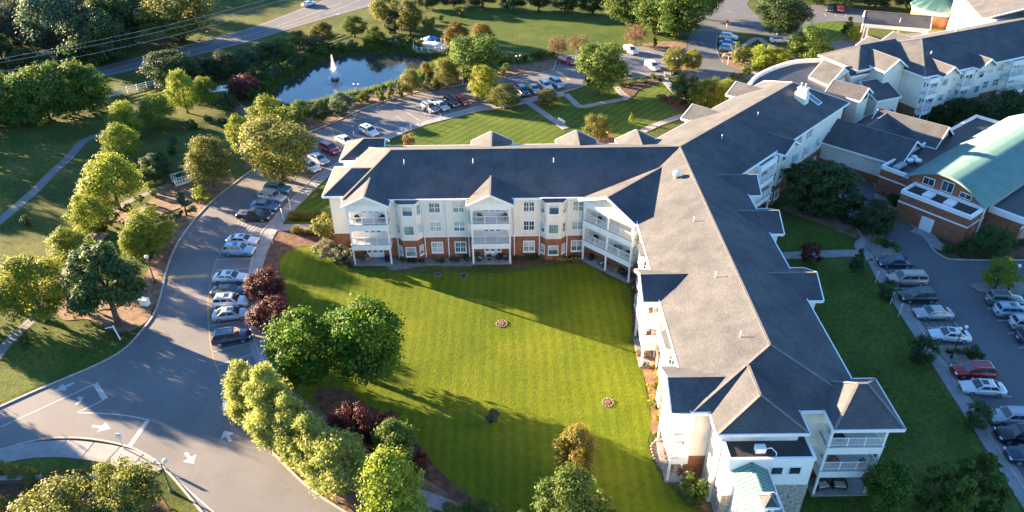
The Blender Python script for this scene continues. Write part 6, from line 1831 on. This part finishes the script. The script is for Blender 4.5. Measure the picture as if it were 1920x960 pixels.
for i in range(7):
    fl.add([(0.05 + .02 * k, -.12 * math.sin(k * 1.3) * .5, 5.2 - .38 * i - .3 * (k / 4)) for k in range(5)] + [(0.05 + .02 * k + .28 * (k / 4), -.12 * math.sin(k * 1.3), 4.84 - .38 * i - .3 * (k / 4)) for k in range(5)], [(k, k + 1, k + 6, k + 5) for k in range(4)]) if i % 2 == 0 else None
fl.build('flag_stripes', M['red_sign'], root)
MB().add([(.04, .02, 5.2), (.42, .05, 4.9), (.42, .02, 2.4), (.04, .05, 2.6)], [(0, 1, 2, 3)]).build('flag_cloth', M['white'], root)
stone = MB()
stone.lathe([(.10, -.02), (.17, .02), (.16, .09), (.07, .13)], n=7)
stone_me = stone.mesh('stone', M['rock'])
def stone_ring(px, r, label, n=14):
    b = G(*px)
    root = thing('stone_ring', label, 'stone ring', (b.x, b.y, .015), 0, 'stone rings on the court lawn')
    MB().lathe([(r, -.02), (r, .03), (r * .4, .05), (.05, .05)], n=16).build('mulch_disc', M['mulch'], root)
    for i in range(n):
        a = 2 * math.pi * i / n
        s = link('stone', stone_me, root, (r * math.cos(a), r * math.sin(a), 0), rnd.uniform(0, 6)); k = rnd.uniform(.9, 1.3) * r * 2.4 / n / .17
        s.scale = (k, k * rnd.uniform(.7, 1), k)
stone_ring((941, 607), .68, 'largest stone-edged ring in the middle of the court lawn')
stone_ring((869, 517), .55, 'stone ring left of the second porch patio, right of the other', 10)
stone_ring((820, 515), .5, 'stone ring on the lawn below the first bay window', 10)
stone_ring((1140, 755), .62, 'stone ring in the sunlit lawn beside the near porches', 12)
def boulder(px, s, label):
    b = G(*px)
    r = random.Random(int(px[0]))
    me = MB().lathe([(.3, -.1), (.55, .05), (.5, .3), (.3, .5), (.06, .56)], n=8).mesh('boulder', M['rock'])
    for v in me.vertices:
        v.co *= r.uniform(.85, 1.15)
    o = link('boulder', me, None, (b.x, b.y, 0), r.uniform(0, 6)); o.scale = (s * 1.3, s, s)
    tag(o, label, 'rock', 'boulders')
boulder((188, 447), 1.4, 'pale boulder among the sunlit trees left of the drive')
boulder((148, 512), 1.5, 'boulder between the dark pine and the lowest lime tree')
boulder((300, 342), 1.0, 'boulder beside the walking path near the footbridge')
boulder((380, 380), .8, 'small boulder on the kerb bed below the footbridge')
boulder((1408, 130), .9, 'boulder on the tip of the entry island')
boulder((1418, 122), 1.0, 'round boulder below the bright entry shrubs')
# edged flagstone patio beside the near porch
ed = smooth(P((1222, 838), (1236, 826), (1250, 838), (1256, 866), (1258, 890), (1246, 886), (1230, 866)), 4, True)
sheet('gravel_patio', ed, .05, M['gravel'])
root = thing('stone_edging', 'curved row of small stones edging the near porch patio', 'edging', (ed[0].x, ed[0].y, .05))
for p in resample(ed + ed[:1], .42):
    s = link('stone', stone_me, root, (p.x - ed[0].x, p.y - ed[0].y, 0), rnd.uniform(0, 6)); s.scale = (1.1, 1.1, .9)

# ------------------------------------------------------------------ patio and balcony furniture
def armchair_meshes(mat, cush):
    f = MB(); f.box(-.32, .32, -.32, .30, .14, .36); f.box(-.36, -.29, -.34, .34, .0, .60); f.box(.29, .36, -.34, .34, .0, .60); f.box(-.289, .289, .24, .34, .361, .85)
    c = MB().box(-.28, .28, -.31, .23, .361, .48)
    return f.mesh('frame', mat), c.mesh('cushion', cush)
ACH = {'wicker': armchair_meshes(M['wicker'], M['cushion']), 'wood': armchair_meshes(M['wood'], M['skin_tan']), 'teal': armchair_meshes(M['teal_cloth'], M['teal_cloth']), 'black': armchair_meshes(M['black'], M['dkgrey'])}
def armchair(loc, rz, kind, label):
    root = thing('armchair', label, 'chair', loc, rz, 'porch chairs')
    f, c = ACH[kind]
    link('frame', f, root); link('cushion', c, root)
def table(loc, label, r=.5, mat='black'):
    root = thing('patio_table', label, 'table', loc, 0, 'porch tables')
    MB().lathe([(r, .68), (r, .73)], n=16).build('top', M[mat], root)
    MB().lathe([(.05, .05), (.05, .68)], n=8).build('pedestal', M[mat], root)
    MB().lathe([(.3, 0), (.28, .05)], n=12).build('base', M[mat], root)
def pot(loc, label, col='mid', s=1.0):
    root = thing('planter', label, 'planter', loc, rnd.uniform(0, 6), 'potted plants')
    MB().lathe([(.16 * s, 0), (.24 * s, .4 * s), (.27 * s, .42 * s), (.22 * s, .43 * s)], n=10).build('pot', M['terracotta'], root)
    c = link('plant', SP['flower'][0][0][0], root, (0, 0, .35 * s)); c.scale = (.65 * s,) * 3
    c.material_slots[0].link = 'OBJECT'; c.material_slots[0].material = LM[col]
armchair((-20.9, 90.4, .14), .4, 'wood', 'brown wooden chair on the ground patio of the first porch')
armchair((-18.0, 90.3, .14), -1.2, 'black', 'dark chair at the right post of the first porch patio')
armchair((-4.7, 90.1, .14), 1.2, 'wicker', 'dark wicker armchair nearest the left post of the second porch patio')
armchair((-4.5, 90.8, .14), 1.7, 'wicker', 'dark wicker armchair behind the other at the left of the second porch patio')
armchair((-1.9, 90.4, .14), -.6, 'black', 'black chair at the right of the second porch patio')
armchair((-.9, 90.4, .14), -1.4, 'wicker', 'dark wicker armchair with pale cushion by the right post of the second porch')
table((-3.3, 90.3, .14), 'small round dark table in the middle of the second porch patio', .4)
armchair((-4.4, 90.4, 6.76), .5, 'wood', 'brown chair at the left of the second porch top balcony')
armchair((-1.0, 90.4, 6.76), -.8, 'wood', 'brown rocking chair at the right of the second porch top balcony')
armchair((-21.5, 90.4, 6.76), .6, 'black', 'dark chair at the left of the first porch top balcony')
armchair((-18.1, 90.4, 6.76), -.6, 'black', 'dark chair at the right of the first porch top balcony')
def p3(u, v): return Vector((14.25, 88.4, 0)) + Vector((math.cos(-math.pi / 4), math.sin(-math.pi / 4), 0)) * u + Vector((-.7071, -.7071, 0)) * v
for u, z, k, lb in ((-3.2, .14, 'black', 'dark chair at the left of the corner porch ground patio'), (-1.0, .14, 'wicker', 'dark wicker chair by the middle post of the corner porch patio'), (1.4, .14, 'wood', 'brown chair right of the middle post of the corner porch patio'), (3.3, .14, 'black', 'dark chair at the right post of the corner porch patio'),
                    (1.6, F2 + .06, 'teal', 'bright teal chair on the corner porch middle balcony'), (3.2, F2 + .06, 'black', 'dark chair at the right of the corner porch middle balcony'), (-2.6, F2 + .06, 'black', 'dark covered seat at the left of the corner porch middle balcony'), (-2.2, F3 + .06, 'black', 'dark seat on the left half of the corner porch top balcony')):
    q = p3(u, .95); armchair((q.x, q.y, z), -math.pi / 4 + rnd.uniform(-.5, .5), k, lb)
q = p3(2.3, .8); table((q.x, q.y, .14), 'round dark table on the right half of the corner porch patio', .45)
q = p3(.9, .7); pot((q.x, q.y, F2 + .06), 'potted plant beside the teal chair on the corner porch', 'mid')
q = p3(-3.6, 1.2); pot((q.x, q.y, .14), 'potted red flowers at the left post of the corner porch', 'flower_p')
q = p3(3.7, 1.3); pot((q.x, q.y, .14), 'potted plant at the right post of the corner porch', 'mid')
armchair((30.2, 49.0, .14), .2, 'wicker', 'left dark wicker sofa on the tower ground patio')
armchair((31.9, 49.0, .14), -.1, 'wicker', 'right dark wicker sofa on the tower ground patio')
for o in list(scene.objects)[-6:]:
    if o.parent is None and o.get('label', '').endswith('tower ground patio'):
        o.scale = (1.9, 1.2, 1.1)
armchair((30.4, 49.1, F3 + .06), .3, 'black', 'dark chair on the tower top balcony')
armchair((30.6, 49.1, F2 + .06), .3, 'wood', 'wooden chair on the tower middle balcony')
pot((33.2, 48.8, F2 + .06), 'potted plant on the tower middle balcony', 'mid')
pot((15.6, 53.5, .14), 'potted flowers left on the near porch patio', 'flower_p', .9)
pot((15.7, 51.6, .14), 'potted plant in the middle of the near porch patio', 'olive', .9)
pot((16.5, 50.8, .14), 'potted plant at the right of the near porch patio', 'olive', .9)
armchair((16.1, 52.4, .14), -1.2, 'wood', 'dark brown chair on the near porch patio')
armchair((15.9, 53.0, F3 + .06), -1.4, 'wood', 'brown chair on the near porch top balcony')
armchair((15.9, 52.6, F2 + .06), -1.4, 'wicker', 'dark chair on the near porch middle balcony')
armchair((15.9, 69.6, F3 + .06), -1.4, 'wood', 'peach cushioned chair on the mid porch top balcony')
pot((15.8, 68.4, F3 + .06), 'potted plant on the mid porch top balcony', 'blue')
pot((15.8, 70.0, F2 + .06), 'leafy potted plant on the mid porch middle balcony', 'lime', 1.3)
armchair((15.9, 69.0, F2 + .06), -1.4, 'wicker', 'pale cushioned chair on the mid porch middle balcony')
for i, (x, y) in enumerate(((1196, 668), (1212, 670), (1224, 666), (1232, 662))):
    g = G(x, y); pot((g.x, g.y, .06), ORD[i] + ' terracotta pot from the left in front of the mid porch patio', ('olive', 'flower_y', 'flower_p', 'brown')[i], 1.0)
# low garden wall with cap in the lower left garden
A, B_ = G(-40, 906), G(190, 903)
L = (B_ - A).length
root = thing('garden_wall', 'low dark garden wall with stone cap behind the clipped balls', 'wall', (A.x, A.y, 0), math.atan2(B_.y - A.y, B_.x - A.x))
MB().box(0, L, -.18, .18, -.1, .7).build('wall', M['dkgrey'], root)
k = int(L / 1.2)
cp = MB().box(.01, L / k - .01, -.26, .26, .702, .80).mesh('cap_stone', M['concrete'])
for i in range(k):
    link('cap_stone', cp, root, (L * i / k, 0, 0))
# teal market umbrella by the service drive
b = G(1592, 408)
root = thing('market_umbrella', 'pale teal pointed umbrella beside the service drive shrubs', 'umbrella', (b.x, b.y, 0))
MB().tube([(0, 0, 0), (0, 0, 2.9)], .05).build('pole', M['white'], root)
rg = [(1.5 * math.cos(2 * math.pi * i / 6), 1.5 * math.sin(2 * math.pi * i / 6), 1.9) for i in range(6)]
for i in range(6):
    MB().add([rg[i], rg[(i + 1) % 6], (0, 0, 2.8)], [(0, 1, 2)]).build('canopy_panel', M['teal_cloth'] if i % 2 else M['rail'], root)
